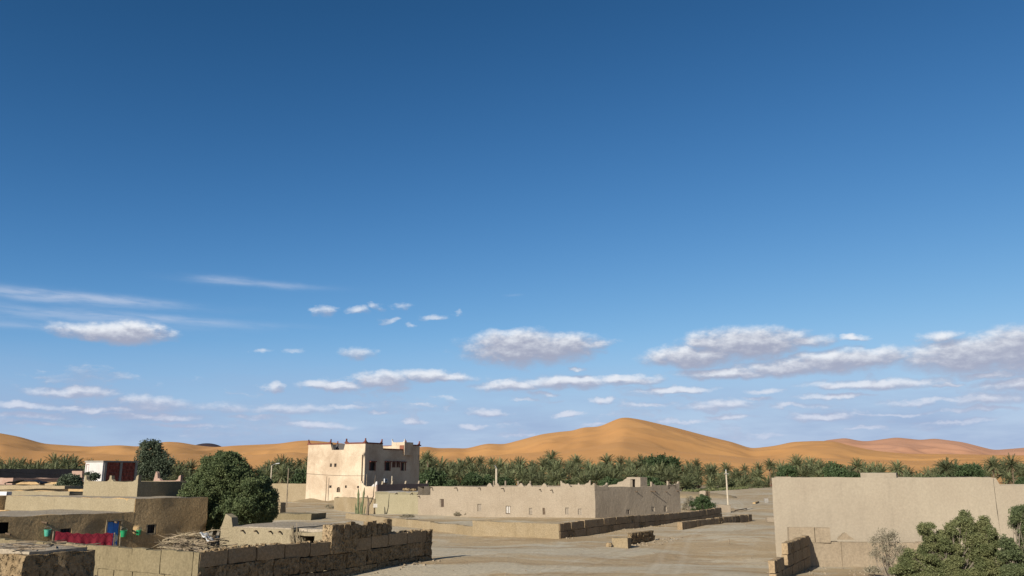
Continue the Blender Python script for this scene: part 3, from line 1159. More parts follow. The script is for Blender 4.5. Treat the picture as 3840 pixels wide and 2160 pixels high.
# ------------------------------------------------------------------ windows, doors and small fittings on a wall
def fit_panel(parent, A, u, s0, s1, z0, z1, m, name='window', depth=.16, frame=None, fw=.07, bars=0, frame_proud=.03, bar_mat='dark_metal', split=False):
    nn = Vector((u.y, -u.x, 0))
    a = A + u * s0
    L = s1 - s0
    ang = math.atan2(u.y, u.x)
    mb = MB()
    c = A + u * ((s0 + s1) / 2) - nn * depth
    mb.box((c.x, c.y, (z0 + z1) / 2), (L + .06, .04, z1 - z0 + .06), ang)
    w = mb.build(name, m, parent)
    if frame:
        f = MB()
        for (sc, zc, sx, sz) in ((s0 + fw / 2, (z0 + z1) / 2, fw, z1 - z0), (s1 - fw / 2, (z0 + z1) / 2, fw, z1 - z0),
                                 ((s0 + s1) / 2, z1 - fw / 2, L - 2 * fw, fw), ((s0 + s1) / 2, z0 + fw / 2, L - 2 * fw, fw)):
            c = A + u * sc - nn * (depth - .05 - frame_proud)
            f.box((c.x, c.y, zc), (sx, .08, sz), ang)
        if split:
            c = A + u * ((s0 + s1) / 2) - nn * (depth - .04)
            f.box((c.x, c.y, (z0 + z1) / 2), (fw, .05, z1 - z0 - 2 * fw), ang)
        f.build('frame', frame, w)
    if bars:
        g = MB()
        for i in range(bars):
            s = s0 + L * (i + 1) / (bars + 1)
            c = A + u * s - nn * (depth - .09)
            g.tube([(c.x, c.y, z0), (c.x, c.y, z1)], .014, 5)
        for i in range(max(1, bars - 1)):
            zz = z0 + (z1 - z0) * (i + 1) / bars
            g.tube([A + u * s0 - nn * (depth - .09) + Vector((0, 0, zz)), A + u * s1 - nn * (depth - .09) + Vector((0, 0, zz))], .012, 5)
        g.build('grille', bar_mat, w)
    return w


def spout(parent, A, u, s, z, L=.9, r=.055, name='rain_spout', drop=.05):
    nn = Vector((u.y, -u.x, 0))
    p = A + u * s
    mb = MB()
    mb.tube([Vector((p.x, p.y, z)) - nn * .2, Vector((p.x, p.y, z - drop)) + nn * L], r, 7)
    return mb.build(name, 'pipe_wood', parent, 30)


def horn(parent, A, u, s, z, pts, th, m, name='merlon', proud=.006):
    nn = Vector((u.y, -u.x, 0))
    o = A + u * s + nn * proud
    mb = MB()
    mb.prism([Vector((o.x, o.y, z + b)) + u * a for a, b in pts], -nn * th)
    return mb.build(name, m, parent)


# ------------------------------------------------------------------ left adobe house with the blue door
def adobe_house():
    HVh, HUh = 37.0, 122.0
    v, u = head(HVh), head(HUh)
    t = thing('adobe_house', 'brown adobe house with blue door and stepped pale upper storeys at left', 'house')
    A = G(-40, 1942, 2.92)
    A.z = 0
    L = meet(A, HVh, 770)
    B = A + v * L
    Sx = lambda px: meet(A, HVh, px)
    zl = 2.92
    zd = lambda px, py: AT(px, py, (A + v * Sx(px)).y).z
    door = (Sx(397), Sx(452), .0, zd(425, 1953))
    win = (Sx(546), Sx(583), zd(565, 2005), zd(565, 1963))
    w2 = (Sx(225), Sx(264), zd(245, 2000), zd(245, 1981))
    w3 = (Sx(-20), Sx(28), zd(10, 2003), zd(10, 1961))
    sR = Sx(497)
    # lower block (left, lower roof)
    back = 9.0
    P1 = A + v * sR
    shell('wall', [A, P1, P1 - u * back, A - u * back], -.3, zl, .4, 'mud_brown', t, openings={0: [door, w2, w3]}, step=.5, amp=.08)
    slab('roof', [A, P1, P1 - u * back, A - u * back], zl + .03, .2, 'roof_earth', t, .7, .06, inset=.1)
    # taller block (right)
    z2 = 3.82
    wo = (win[0] - sR, win[1] - sR, win[2], win[3])
    Q0, Q1 = P1 + v * .02, B
    lb = 17.0
    shell('wall', [Q0, Q1, Q1 - u * lb, Q0 - u * lb], -.3, z2, .4, 'mud_brown', t, openings={0: [wo]}, step=.5, amp=.08)
    # sunlit plastered front of the taller block (a skin over its left wall above the lower roof)
    e0 = Q0 - u * lb
    rough_box('plaster_face', [e0 - v * .06, Q0 - v * .06 - u * .03, Q0 + v * .3 - u * .03, e0 + v * .3], zl - .2, z2 + .02, 'ochre_plaster', t, .5, .05)
    slab('roof', [Q0, Q1, Q1 - u * lb, Q0 - u * lb], z2 + .03, .2, 'roof_earth', t, .8, .06, inset=.1)
    # door
    nn = Vector((v.y, -v.x, 0))
    ang = math.atan2(v.y, v.x)
    dm = (door[0] + door[1]) / 2
    dr = MB()
    c = A + v * ((door[0] + dm) / 2) - nn * .12
    dr.box((c.x, c.y, door[3] / 2 - .02), (dm - door[0] - .03, .05, door[3] - .08), ang)
    d1 = dr.build('door', 'blue_paint', t)
    dr = MB()
    cc = A + v * ((dm + door[1]) / 2) - nn * .14
    hd = Matrix.Rotation(ang, 3, 'Z')
    dirv = v
    dr.box((cc.x, cc.y, door[3] / 2 - .02), (door[1] - dm - .03, .05, door[3] - .08), ang)
    d2 = dr.build('door', 'blue_paint_deep', t)
    fr = MB()
    for s in (door[0] - .02, door[1] + .02):
        c = A + v * s - nn * .06
        fr.box((c.x, c.y, door[3] / 2), (.10, .22, door[3]), ang)
    c = A + v * dm - nn * .06
    fr.box((c.x, c.y, door[3] + .03), (door[1] - door[0] + .14, .22, .10), ang)
    fr.build('door_frame', 'mud_wall', t)
    # white painted lozenges on both leaves
    for (o3, dv, leaf, nd) in ((A + v * ((door[0] + dm) / 2) - nn * .093, v, d1, nn), (cc + nn * .027, v, d2, nn)):
        mb = MB()
        for (zc, rw, rh) in ((1.25, .2, .28), (.78, .12, .16), (.45, .2, .26)):
            mb.prism([o3 + dv * -rw + Vector((0, 0, zc)), o3 + Vector((0, 0, zc - rh)), o3 + dv * rw + Vector((0, 0, zc)), o3 + Vector((0, 0, zc + rh))], nd * .012)
        mb.build('painted_motif', 'white_paint', leaf)
    fit_panel(t, A, v, win[0], win[1], win[2], win[3], 'window_dark', 'window', .2, 'mud_wall', .10, 3, .14)
    fit_panel(t, A, v, w2[0], w2[1], w2[2], w2[3], 'window_dark', 'window', .2, 'wood_shutter', .06, 2)
    fit_panel(t, A, v, w3[0], w3[1], w3[2], w3[3], 'dark_inside', 'window', .3)
    for px, z, ln in ((150, 2.55, .75), (20, 1.95, .6), (425, 2.35, .35)):
        spout(t, A, v, Sx(px), z, ln, .06)
    # dark shaded box standing on the lower roof at far left
    k = thing('roof_room', 'dark brown mud roof room at the left edge above the blue-door house', 'roof room')
    r0 = e0 + v * .25
    sl = meet(r0, HVh + 180, -120)
    s0 = r0 - v * sl
    rough_box('wall', [s0 - u * .3, r0 - u * .3, r0 - u * 6, s0 - u * 6], zl - .2, z2 + .02, 'mud_brown', k, .5, .07)
    # pale parapet further back
    k2 = thing('roof_parapet', 'pale low parapet on the far edge of the left roof', 'parapet')
    pA = AT(-60, 1838, 74.0)
    pB = AT(262, 1846, 70.0)
    shell('wall', [(pA.x, pA.y), (pB.x, pB.y), (pB.x + 2.2, pB.y + 3.8)], 2.6, [4.15, 4.0], .35, 'ochre_plaster', k2, step=.6, amp=.06, closed=False)
    # upper storey with horned parapet
    z3 = 4.98
    hh = thing('upper_storey', 'pale upper storey with horned corners above the blue-door house', 'storey')
    C0 = G(512, 1862, z2 + .05)
    C0.z = 0
    lu = meet(C0, HUh + 180, 297)
    lv = meet(C0, HVh - 2, 700)
    D0 = C0 - u * lu
    v2 = head(HVh - 3)
    D1, C1 = D0 + v2 * 6, C0 + v2 * lv
    shell('wall', [D0, C0, C1, C1 - u * lu], z2 - .1, z3, .28, 'ochre_plaster', hh, step=.55, amp=.05)
    slab('roof', [D0, C0, C1, C1 - u * lu], z3 - .55, .15, 'roof_earth', hh, .8, .04, inset=.15)
    L2 = (C0 - D0).length
    hp = [(0, -.1), (.75, -.1), (.5, .08), (.32, .12), (.25, .38), (.05, .5), (0, .5)]
    horn(hh, D0, u, 0, z3, hp, .26, 'ochre_plaster')
    horn(hh, D0, u, L2, z3, [(-a, b) for a, b in hp][::-1], .26, 'ochre_plaster')
    horn(hh, D0, u, L2 / 2, z3, [(-.45, -.1), (.45, -.1), (.32, .08), (.16, .15), (.1, .45), (-.12, .45), (-.16, .15), (-.32, .08)], .26, 'ochre_plaster')
    # pink horned parapet on the far side of its terrace
    E0 = AT(575, 1803, 71)
    E0 = Vector((E0.x, E0.y, 0))
    E1 = E0 + u * meet(E0, HUh, 662)
    pk = thing('pink_parapet', 'pinkish horned parapet behind the shaded upper storey left of the tree', 'parapet')
    shell('wall', [E0, E1], 3.5, 5.02, .25, 'pink_plaster', pk, step=.5, amp=.04, closed=False)
    horn(pk, E0, u, (E1 - E0).length, 5.02, [(-a, b * .9) for a, b in hp][::-1], .24, 'pink_plaster')
    horn(pk, E0, u, .1, 5.02, [(-.1, -.1), (1.0, -.1), (.7, .15), (.45, .2), (.35, .6), (.15, .75)], .24, 'pink_plaster')
    # little white box on the roof
    bx = thing('roof_box', 'white box with dark front on the pale roof at left edge', 'box')
    q = AT(20, 1856, 71.5)
    mb = MB()
    mb.box((q.x, q.y, q.z + .12), (.85, .5, .30), -.35)
    mb.build('case', 'white_paint', bx)
    mb = MB()
    f = head(180 - 20)
    mb.box((q.x + .22, q.y - .30, q.z + .11), (.36, .03, .22), -.35)
    mb.build('front_panel', 'dark_metal', bx)
    return A, v, u, Sx


HOUSE = adobe_house()


def bucket(px, py, Y, m, label, s=1.0):
    p = AT(px, py, Y)
    t = thing('bucket', label, 'bucket', (p.x, p.y, p.z), 0.4)
    mb = MB()
    prof = [(.0, -.17), (.12, -.17), (.125, -.15), (.17, .14), (.185, .145), (.185, .165), (.16, .165), (.115, -.13), (0, -.13)]
    n = 14
    for (r, z) in prof:
        for i in range(n):
            a = 2 * math.pi * i / n
            mb.v.append((r * s * math.cos(a), r * s * math.sin(a), z * s))
    for j in range(len(prof) - 1):
        for i in range(n):
            k = (i + 1) % n
            mb.f.append((j * n + i, j * n + k, (j + 1) * n + k, (j + 1) * n + i))
    mb.build('pail', m, t, 40)
    hb = MB()
    hb.tube([(.175 * s * math.cos(a), 0, .15 * s + .16 * s * math.sin(a)) for a in np.linspace(0, math.pi, 9)], .008, 5)
    hb.build('handle', 'grey_metal', t, 40)
    nb = MB()
    nb.tube([(0, -.02, .31 * s), (0.1, .32, .31 * s)], .012, 5)
    nb.build('hook', 'dark_metal', t)


def on_house(px, out=.25):
    A, v, u, Sx = HOUSE
    p = A + v * Sx(px)
    return (p + Vector((v.y, -v.x, 0)) * out).y


bucket(178, 1998, on_house(178), 'mint_plastic', 'pale green pail hanging on mud wall left of the red rug', 1.25)
bucket(463, 2001, on_house(463), 'green_plastic', 'bright green pail hanging right beside the blue door', 1.3)
bucket(520, 1997, on_house(520), 'green_plastic', 'small green pail hanging between blue door and barred window', 1.05)


def rug():
    t = thing('hanging_rug', 'long dark red patterned rug hung over a line in the yard', 'rug')
    Y = on_house(320, 2.2)
    a = AT(208, 1996, Y - 1.0)
    b = AT(424, 2001, Y + 1.0)
    d = (b - a)
    n = Vector((d.y, -d.x, 0)).normalized()
    nu, nv = 60, 14
    V, Fs, UV = [], [], []
    for side in (0, 1):
        for i in range(nu + 1):
            for j in range(nv + 1):
                s, r = i / nu, j / nv
                p = a + d * s
                z = p.z - .10 * math.sin(math.pi * s) + .03 * math.sin(s * 37)
                off = .05 + .05 * math.sin(s * 19 + side * 2) * r + .03 * math.sin(s * 47) * r
                q = p + n * (off if side == 0 else -off)
                V.append((q.x, q.y, z - r * (1.05 if side == 0 else .8) + (.02 if r > 0 else .05)))
                UV.append((s, r))
    w = nv + 1
    for side in (0, 1):
        o = side * (nu + 1) * w
        for i in range(nu):
            for j in range(nv):
                q = (o + i * w + j, o + (i + 1) * w + j, o + (i + 1) * w + j + 1, o + i * w + j + 1)
                Fs.append(q if side else q[::-1])
    o2 = (nu + 1) * w
    for i in range(nu):
        Fs.append((i * w, (i + 1) * w, o2 + (i + 1) * w, o2 + i * w))
    o = mesh_obj('cloth', V, Fs, 'red_rug', t, 60)
    uvl = o.data.uv_layers.new(name='UVMap')
    for lp in o.data.loops:
        uvl.data[lp.index].uv = UV[lp.vertex_index]
    for p in (a - d * .03, b + d * .03):
        mb = MB()
        mb.tube([(p.x, p.y, -.3), (p.x, p.y, p.z + .06)], .05, 6)
        mb.build('post', 'pole_wood', t, 30)


rug()


def brush_pile():
    rr = random.Random(21)
    t = thing('brush_pile', 'heap of dry grey palm branches behind the sunlit yard wall', 'brush pile')
    cx = G(690, 2065, 1.4)
    base = Vector((cx.x, cx.y + 1.5, 0))
    u = head(HU)
    v = head(HV)
    vars_ = []
    for q in range(6):
        mb = MB()
        pts = [Vector((0, 0, 0))]
        for i in range(5):
            pts.append(pts[-1] + Vector((.34, rr.uniform(-.05, .05), rr.uniform(-.045, .045))))
        mb.tube(pts, [.032, .03, .026, .022, .018, .012], 5)
        for i in range(7):
            p = pts[2 + i % 4]
            mb.tube([p, p + Vector((rr.uniform(.1, .5), rr.uniform(-.22, .22), rr.uniform(-.1, .16)))], [.012, .005], 3)
        me = bpy.data.meshes.new('branch')
        me.from_pydata(mb.v, [], mb.f)
        me.materials.append(mat('dry_stick' if q % 2 else 'straw'))
        vars_.append(me)
    for i in range(270):
        s = rr.gauss(0, 1.5)
        w = rr.gauss(0, .75)
        hmax = max(.4, 2.35 - .20 * abs(s) ** 1.5 - .4 * w * w)
        z = hmax * (rr.random() ** .35) * .95
        p = base + u * s + v * w
        o = bpy.data.objects.new('branch', rr.choice(vars_))
        link(o, t)
        a = math.atan2(u.y, u.x) + rr.gauss(0, .5) + (math.pi if rr.random() < .5 else 0)
        sc = rr.uniform(.6, 1.25)
        o.location = (p.x - math.cos(a) * sc * .85, p.y - math.sin(a) * sc * .85, z)
        o.rotation_euler = (rr.uniform(-3, 3), rr.gauss(0, .09), a)
        o.scale = (sc, sc, sc)
    # earth core so that the pile is not see-through
    V, Fs = [], []
    n, m = 16, 5
    for j in range(m + 1):
        for i in range(n):
            a = 2 * math.pi * i / n
            r = math.cos(j / m * math.pi / 2)
            p = base + u * (math.cos(a) * 2.5 * r) + v * (math.sin(a) * 1.2 * r)
            V.append(lump((p.x, p.y, -.2 + 2.15 * math.sin(j / m * math.pi / 2)), .12, 1.5))
    for j in range(m):
        for i in range(n):
            k = (i + 1) % n
            Fs.append((j * n + i, j * n + k, (j + 1) * n + k, (j + 1) * n + i))
    mesh_obj('leaf_litter', V, Fs, 'rubble_earth', t, 60)
    # white plastic scrap
    p = base + u * .75 + v * -.35
    V, Fs = [], []
    for i in range(7):
        for j in range(6):
            q = p + u * (i * .13) + v * (j * .10) + Vector((0, 0, 2.28 - i * .07 + .06 * math.sin(i * 2 + j * 1.4) + .05 * mnoise.noise(Vector((i * .9, j * .9, 0)))))
            V.append(q)
    for i in range(6):
        for j in range(5):
            Fs.append((i * 6 + j, i * 6 + j + 1, i * 6 + j + 7, i * 6 + j + 6))
    o = mesh_obj('plastic_sheet', V, Fs, 'tarp_white', None, 60)
    sol = o.modifiers.new('thick', 'SOLIDIFY')
    sol.thickness = .01
    tag(o, 'crumpled white plastic sheet lying on the brush pile', 'plastic sheet')


brush_pile()


# ------------------------------------------------------------------ kasbah
def kasbah():
    t = thing('kasbah_house', 'tall three-storey cream kasbah house with red horned parapet', 'house')
    HVk, HUk = 31.0, 119.0
    v, u = head(HVk), head(HUk)
    C = G(1362, 1887, 0)
    C.z = 0
    zt = AT(1368, 1661, C.y).z
    a = meet(C, HUk + 180, 1146)
    b = meet(C, HVk, 1570)
    A = C - u * a
    B = C + v * b
    D = A + v * b
    pa = lambda px: a - meet(C, HUk + 180, px)      # along the lit face from its left end
    pb = lambda px: meet(C, HVk, px)
    za = lambda px, py: AT(px, py, (A + u * pa(px)).y).z
    zb = lambda px, py: AT(px, py, (C + v * pb(px)).y).z
    # terrace notch in each parapet
    nA = (pa(1237), pa(1281), za(1258, 1687), zt + 1)
    nB = (pb(1432), pb(1514), zb(1470, 1684), zt + 1)
    o0 = [(pa(1231), pa(1239), za(1235, 1751), za(1235, 1738)), (pa(1248), pa(1257), za(1252, 1751), za(1252, 1738)),
          (pa(1233), pa(1242), za(1237, 1830), za(1237, 1820)), (pa(1292), pa(1299), za(1295, 1830), za(1295, 1820)),
          (pa(1338), pa(1345), za(1341, 1831), za(1341, 1822)), (pa(1262), pa(1275), za(1268, 1846), za(1268, 1826))]
    o1 = [(pb(1383), pb(1401), zb(1392, 1765), zb(1392, 1733)), (pb(1441), pb(1458), zb(1449, 1765), zb(1449, 1733)),
          (pb(1470), pb(1476), zb(1473, 1753), zb(1473, 1734)), (pb(1486), pb(1493), zb(1490, 1753), zb(1490, 1734)),
          (pb(1502), pb(1516), zb(1509, 1765), zb(1509, 1735))]

    def warp(e, s, z):
        n = nA if e == 0 else (nB if e == 1 else None)
        k = .30
        if n and z > n[2] + .01:
            if abs(s - n[0]) < .02:
                s -= (z - n[2]) * k
            elif abs(s - n[1]) < .02:
                s += (z - n[2]) * k
        return s, z
    # one cream wash on front and flank alike
    shell('wall', [A, C, B, D], -.5, zt, .45, 'kasbah_plaster', t, openings={0: [nA] + o0, 1: [nB] + o1}, step=1.1, amp=.05, freq=.35, warp=warp)
    slab('roof', [A, C, B, D], zt - 2.0, .3, 'grey_plaster', t, 2.0, .03, inset=.3)
    q0 = A + u * (nA[0] - 1.0) + v * 2.2
    q1 = A + u * (nA[1] + 2.6) + v * 2.2
    rough_box('notch_dark_wall', [q0, q1, q1 + v * .3, q0 + v * .3], zt - 2.3, zt + .02, 'cement_grey', t, 1.0, .02)  # added wall, coloured dark so the parapet notch looks shaded inside
    # red coping
    def coping(P, d, s0, s1, z, name='coping'):
        nn = Vector((d.y, -d.x, 0))
        ang = math.atan2(d.y, d.x)
        c = P + d * ((s0 + s1) / 2) - nn * .22
        mb = MB()
        mb.box((c.x, c.y, z + .02), (s1 - s0, .62, .26), ang)
        mb.build(name, 'kasbah_red', t)
    k = .30 * (zt - nA[2])
    coping(A, u, -.05, nA[0] - k, zt)
    coping(A, u, nA[1] + k, a - .02, zt)
    kb = .30 * (zt - nB[2])
    coping(C, v, .12, nB[0] - kb, zt)
    coping(C, v, nB[1] + kb, b + .05, zt)
    coping(C, v, nB[0], nB[1], nB[2] - .08)
    coping(A, v, .2, b, zt)
    coping(D, u, .2, a, zt)
    # horned merlons
    sp = [(-.60, 0), (.10, 0), (.10, .50), (.10, .95), (.04, 1.0), (-.06, .55), (-.22, .26)]
    mir = [(-x, z) for x, z in sp][::-1]
    for (P, d, s, shp) in ((A, u, .05, mir), (A, u, nA[0] - k - .15, sp), (A, u, nA[1] + k + .2, mir), (A, u, nA[1] + k + .2, sp), (A, u, a - .12, sp),
                           (C, v, .14, mir), (C, v, nB[0] - kb - .15, sp), (C, v, nB[1] + kb + .15, mir), (C, v, b - .1, sp),
                           (D, u, .2, mir), (D, u, a - .2, sp), (A, v, b * .5, sp)):
        horn(t, P, d, s, zt + .14, [(x_, z_ * .82) for x_, z_ in shp], .26, 'kasbah_red', 'merlon', .02)
    # windows: lit face
    for i, o in enumerate(o0[:5]):
        fit_panel(t, A, u, o[0], o[1], o[2], o[3], 'window_dark', 'window', .25, 'wood_shutter', .05, 1)
    o = o0[5]
    w = fit_panel(t, A, u, o[0], o[1], o[2], o[3], 'wood_shutter', 'window', .25, 'shutter_dark', .08, 2)
    # arch head over the arched window
    nn = Vector((u.y, -u.x, 0))
    sm, rr = (o[0] + o[1]) / 2, (o[1] - o[0]) / 2
    for sgn in (-1, 1):
        mb = MB()
        pts = [(sgn * (rr + .02), .03), (sgn * (rr + .02), -rr * .95)]
        for q in range(6):
            an = q / 5 * math.pi / 2
            pts.append((sgn * rr * math.cos(an), -rr * .95 + rr * .92 * math.sin(an)))
        pts.append((0, .03))
        P = A + u * sm + nn * .004
        mb.prism([Vector((P.x, P.y, o[3] + b_)) + u * a_ for a_, b_ in pts], -nn * .3)
        mb.build('arch_spandrel', 'kasbah_plaster', w)
    # windows: shaded face with red surrounds and little hoods
    nv = Vector((v.y, -v.x, 0))
    for o in o1:
        w = fit_panel(t, C, v, o[0], o[1], o[2], o[3], 'window_dark', 'window', .28, 'shutter_dark', .06, 3 if o[1] - o[0] > 1 else 1)
        f = MB()
        ang = math.atan2(v.y, v.x)
        for s in (o[0] - .1, o[1] + .1):
            c = C + v * s + nv * .03
            f.box((c.x, c.y, (o[2] + o[3]) / 2), (.2, .16, o[3] - o[2]), ang)
        c = C + v * ((o[0] + o[1]) / 2) + nv * .15
        f.box((c.x, c.y, o[3] + .13), (o[1] - o[0] + .42, .5, .2), ang)
        f.build('surround', 'kasbah_red', w)
    # roof room with its red door
    q0 = C + v * (pb(1490) + 1.0) - u * 3.6
    q0 = AT(1468, 1690, C.y + 12)
    q0 = Vector((q0.x, q0.y, 0))
    l2 = meet(q0, HUk, 1512)
    q1 = q0 + u * l2
    zr = AT(1490, 1659, q0.y).z
    shell('roof_room', [q0, q1, q1 + v * 3, q0 + v * 3], zt - 2.2, zr, .25, 'kasbah_plaster', t, step=1.0, amp=.03)
    mb = MB()
    nu = Vector((u.y, -u.x, 0))
    c = q0 + u * (l2 * .80) + nu * .04
    mb.box((c.x, c.y, zr - 1.5), (l2 * .32, .10, 1.7), math.atan2(u.y, u.x))
    mb.build('door', 'red_door', t)
    horn(t, q0, u, .0, zr, [(0, 0), (.5, 0), (.2, .25), (.1, .7), (0, .7)], .25, 'white_wash')
    horn(t, q0, u, l2, zr, [(-.5, 0), (0, 0), (0, .7), (-.1, .7), (-.2, .25)], .25, 'white_wash')
    # rendered drain pipe near the corner
    mb = MB()
    p = A + u * (a - .55) + Vector((u.y, -u.x, 0)) * .14
    mb.tube([(p.x, p.y, za(1353, 1840)), (p.x, p.y, za(1353, 1706))], .10, 6)
    mb.build('drain_pipe', 'pipe_wood', t, 30)
    # air conditioner on the flank
    ac = thing('air_conditioner', 'white air-conditioner box on the dark flank of the kasbah', 'air conditioner')
    p = C + v * pb(1438) + nv * .32
    z = zb(1438, 1802)
    mb = MB()
    mb.box((p.x, p.y, z), (.85, .45, .75), math.atan2(v.y, v.x))
    mb.build('case', 'white_paint', ac)
    mb = MB()
    mb.tube([p + nv * .23 + Vector((0, 0, z)), p + nv * .25 + Vector((0, 0, z))], .27, 14)
    mb.build('fan_grille', 'dark_metal', ac)
    mb = MB()
    mb.box((p.x, p.y, z - .47), (1.0, .5, .16), math.atan2(v.y, v.x))
    mb.build('bracket', 'pipe_wood', ac)
    # forecourt wall with white stepped end and dark parapet with pointed caps
    fw = thing('forecourt_wall', 'dark forecourt wall with small white pointed caps below the kasbah flank', 'wall')
    P0 = G(1412, 1892, 0)
    P1 = G(1606, 1880, 0)
    P0.z = P1.z = 0
    d = (P1 - P0).normalized()
    zf = AT(1412, 1817, P0.y).z
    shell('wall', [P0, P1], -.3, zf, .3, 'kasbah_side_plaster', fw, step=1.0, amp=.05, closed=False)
    for px in (1432, 1466, 1516, 1568, 1601):
        s = (px - 1412) / (1606 - 1412) * (P1 - P0).length
        horn(fw, P0, d, s, zf - .03, [(-.24, 0), (.20, 0), (.20, .22), (.14, .40), (.12, .62), (.02, .62), (-.10, .3), (-.2, .12)], .3, 'house_plaster', 'cap')
    ew = thing('stepped_wall', 'cream stepped garden wall at the foot of the kasbah corner', 'wall')
    Q0 = P0 - head(HUk) * 3.9
    shell('wall', [Q0, P0 - head(HUk) * .05], -.3, zf - .35, .32, 'kasbah_plaster', ew, step=.8, amp=.05, closed=False)
    L = (P0 - Q0).length
    horn(ew, Q0, u, 0, zf - .37, [(0, 0), (1.1, 0), (.9, .2), (.7, .22), (.6, .55), (.3, .6), (.2, 1.0), (0, 1.0)], .32, 'kasbah_plaster', 'step', .01)
    horn(ew, Q0, u, L, zf - .37, [(-.05, 0), (-.05, .95), (-.35, .9), (-.55, .5), (-.9, .45), (-1.3, .1), (-1.4, 0)][::-1], .32, 'white_wash', 'step', .01)
    bk = MB()
    nb = 26
    for i in range(nb + 1):
        f = i / nb
        P = A + u * (a * f * .8 - .6) 
        hgt = .55 + .35 * math.sin(f * 9.0) * math.sin(f * 4.0)
        q = Vector((u.y, -u.x, 0))
        for (o_, z_) in ((-.3, hgt), (.25, hgt * .9), (1.2, hgt * .5), (2.6, hgt * .2), (4.2, -.35)):
            w_ = P + q * (o_ * (1 + .3 * math.sin(f * 13 + o_)))
            bk.v.append(tuple(lump((w_.x, w_.y, z_), .12, .6)))
    for i in range(nb):
        for j in range(4):
            bk.f.append((i * 5 + j, i * 5 + j + 1, i * 5 + j + 6, i * 5 + j + 5))
    tag(bk.build('earth_bank', 'ochre_low', None, 60), 'loose earth banked against the foot of the kasbah front', 'earth bank', kind='structure')
    # plain yard wall to the left of the house
    yw = thing('yard_wall', 'plain long tan wall left of the tall kasbah', 'wall')
    Y0, Y1 = G(1000, 1880, 0), A + v * 1.5
    zy = AT(1080, 1813, Y0.y).z
    shell('wall', [(Y0.x, Y0.y), (Y1.x, Y1.y)], -.3, zy, .35, 'mud_wall', yw, step=1.2, amp=.05, closed=False)
    return C, A, B, u, v


KAS = kasbah()


# low earthen yard walls between kasbah and the long house
def mid_walls():
    t = thing('olive_wall', 'greenish plastered yard wall right of the forked bare trunk', 'wall')
    a, b = G(1408, 1922), G(1568, 1928)
    za = AT(1440, 1853, a.y).z
    shell('wall', [a, b], -.3, za, .35, 'olive_wall', t, step=.8, amp=.06, closed=False)
    mb = MB()
    p = G(1411, 1908) + Vector((0, -.3, 0))
    p = a + (b - a) * .02 + Vector((0, -.06, 0))
    q = AT(1411, 1896, p.y)
    mb.box((q.x, q.y, q.z), (.9, .05, .55), -.1)
    mb.build('notice_board', 'white_board', t)
    t = thing('mud_bank_wall', 'worn rounded mud wall in front of the kasbah base', 'wall')
    c, d = G(1252, 1910), G(1409, 1921)
    zc = AT(1330, 1863, c.y).z
    rough_box('wall', [c, d, d + Vector((.2, 1.2, 0)), c + Vector((.2, 1.2, 0))], -.4, zc, 'ochre_low', t, .45, .22, .45)
    # rubble-topped low store between the olive wall and the forecourt wall
    t = thing('ruined_store', 'low ruined store with broken roof edge below the forecourt wall', 'ruin')
    e, f = G(1405, 1905), G(1610, 1905)
    ze = AT(1500, 1838, e.y).z
    shell('wall', [e, f, f + Vector((2, 6, 0)), e + Vector((2, 6, 0))], -.4, ze - .3, .4, 'olive_wall', t, step=.7, amp=.15, freq=.6)
    slab('roof', [e, f, f + Vector((2, 6, 0)), e + Vector((2, 6, 0))], ze - .22, .25, 'grey_plaster', t, .8, .1)
    rr = random.Random(3)
    for i in range(14):
        o = bpy.data.objects.new('rubble_block', rr.choice(BLKR))
        link(o, t)
        p = e.lerp(f, .25 + .75 * rr.random()) + Vector((rr.uniform(0, 1), rr.uniform(.1, 1.4), 0))
        o.location = (p.x, p.y, ze - .05 + rr.uniform(-.1, .15))
        s = rr.uniform(.4, .9)
        o.scale = (s, s * .6, s * .5)
        o.rotation_euler = (rr.uniform(-.4, .4), rr.uniform(-.4, .4), rr.uniform(0, 6))
    for px in (1487, 1545, 1572):
        p = e.lerp(f, (px - 1405) / 205) + Vector((0, 0, ze - .45))
        mb = MB()
        mb.tube([p, p + Vector((-.35, -1.0, -.35))], .07, 6)
        mb.build('rafter_end', 'pipe_wood', t, 30)
    # long low bank wall that runs down to the track
    t = thing('long_low_wall', 'long low tan earth wall running down to the track from the cactus', 'wall')
    g0, g1 = G(1296, 1946), G(1778, 2003)
    n = 7
    pts = [g0.lerp(g1, i / n) + Vector((math.sin(i * 1.3) * .25, 0, 0)) for i in range(n + 1)]
    shell('wall', pts, -.4, [.72, .70, .66, .68, .72, .62, .66], .5, 'ochre_low', t, step=.7, amp=.10, freq=.5, closed=False)
    # lit low compound wall in front of the long house
    t = thing('compound_wall', 'plain sunlit ochre compound wall in front of the long house', 'wall')
    h0, h1 = G(1772, 2003), G(2096, 2018)
    shell('wall', [h0, h1], -.4, 1.22, .4, 'ochre_low', t, step=.6, amp=.07, freq=.5, closed=False)
    return h1


COMP = mid_walls()
# shaded block walls that go back from its corner
hd2 = 33.0
A2 = COMP + Vector((.1, 0.05, 0))
B2 = A2 + head(hd2) * meet(A2, hd2, 2706)
block_wall('long shaded block wall running back from the ochre compound corner', A2, B2, [.78, .72], 1.35, .42, seed=12, sag=lambda s: .1 * math.sin(s * .16))
A3 = G(2558, 1986)
hd3 = 34.5
B3 = A3 + head(hd3) * meet(A3, hd3, 2818)
block_wall('low block wall stub, the right-hand one beside the open track', A3, B3, [.95], 1.3, .55, seed=15, base=-.2)
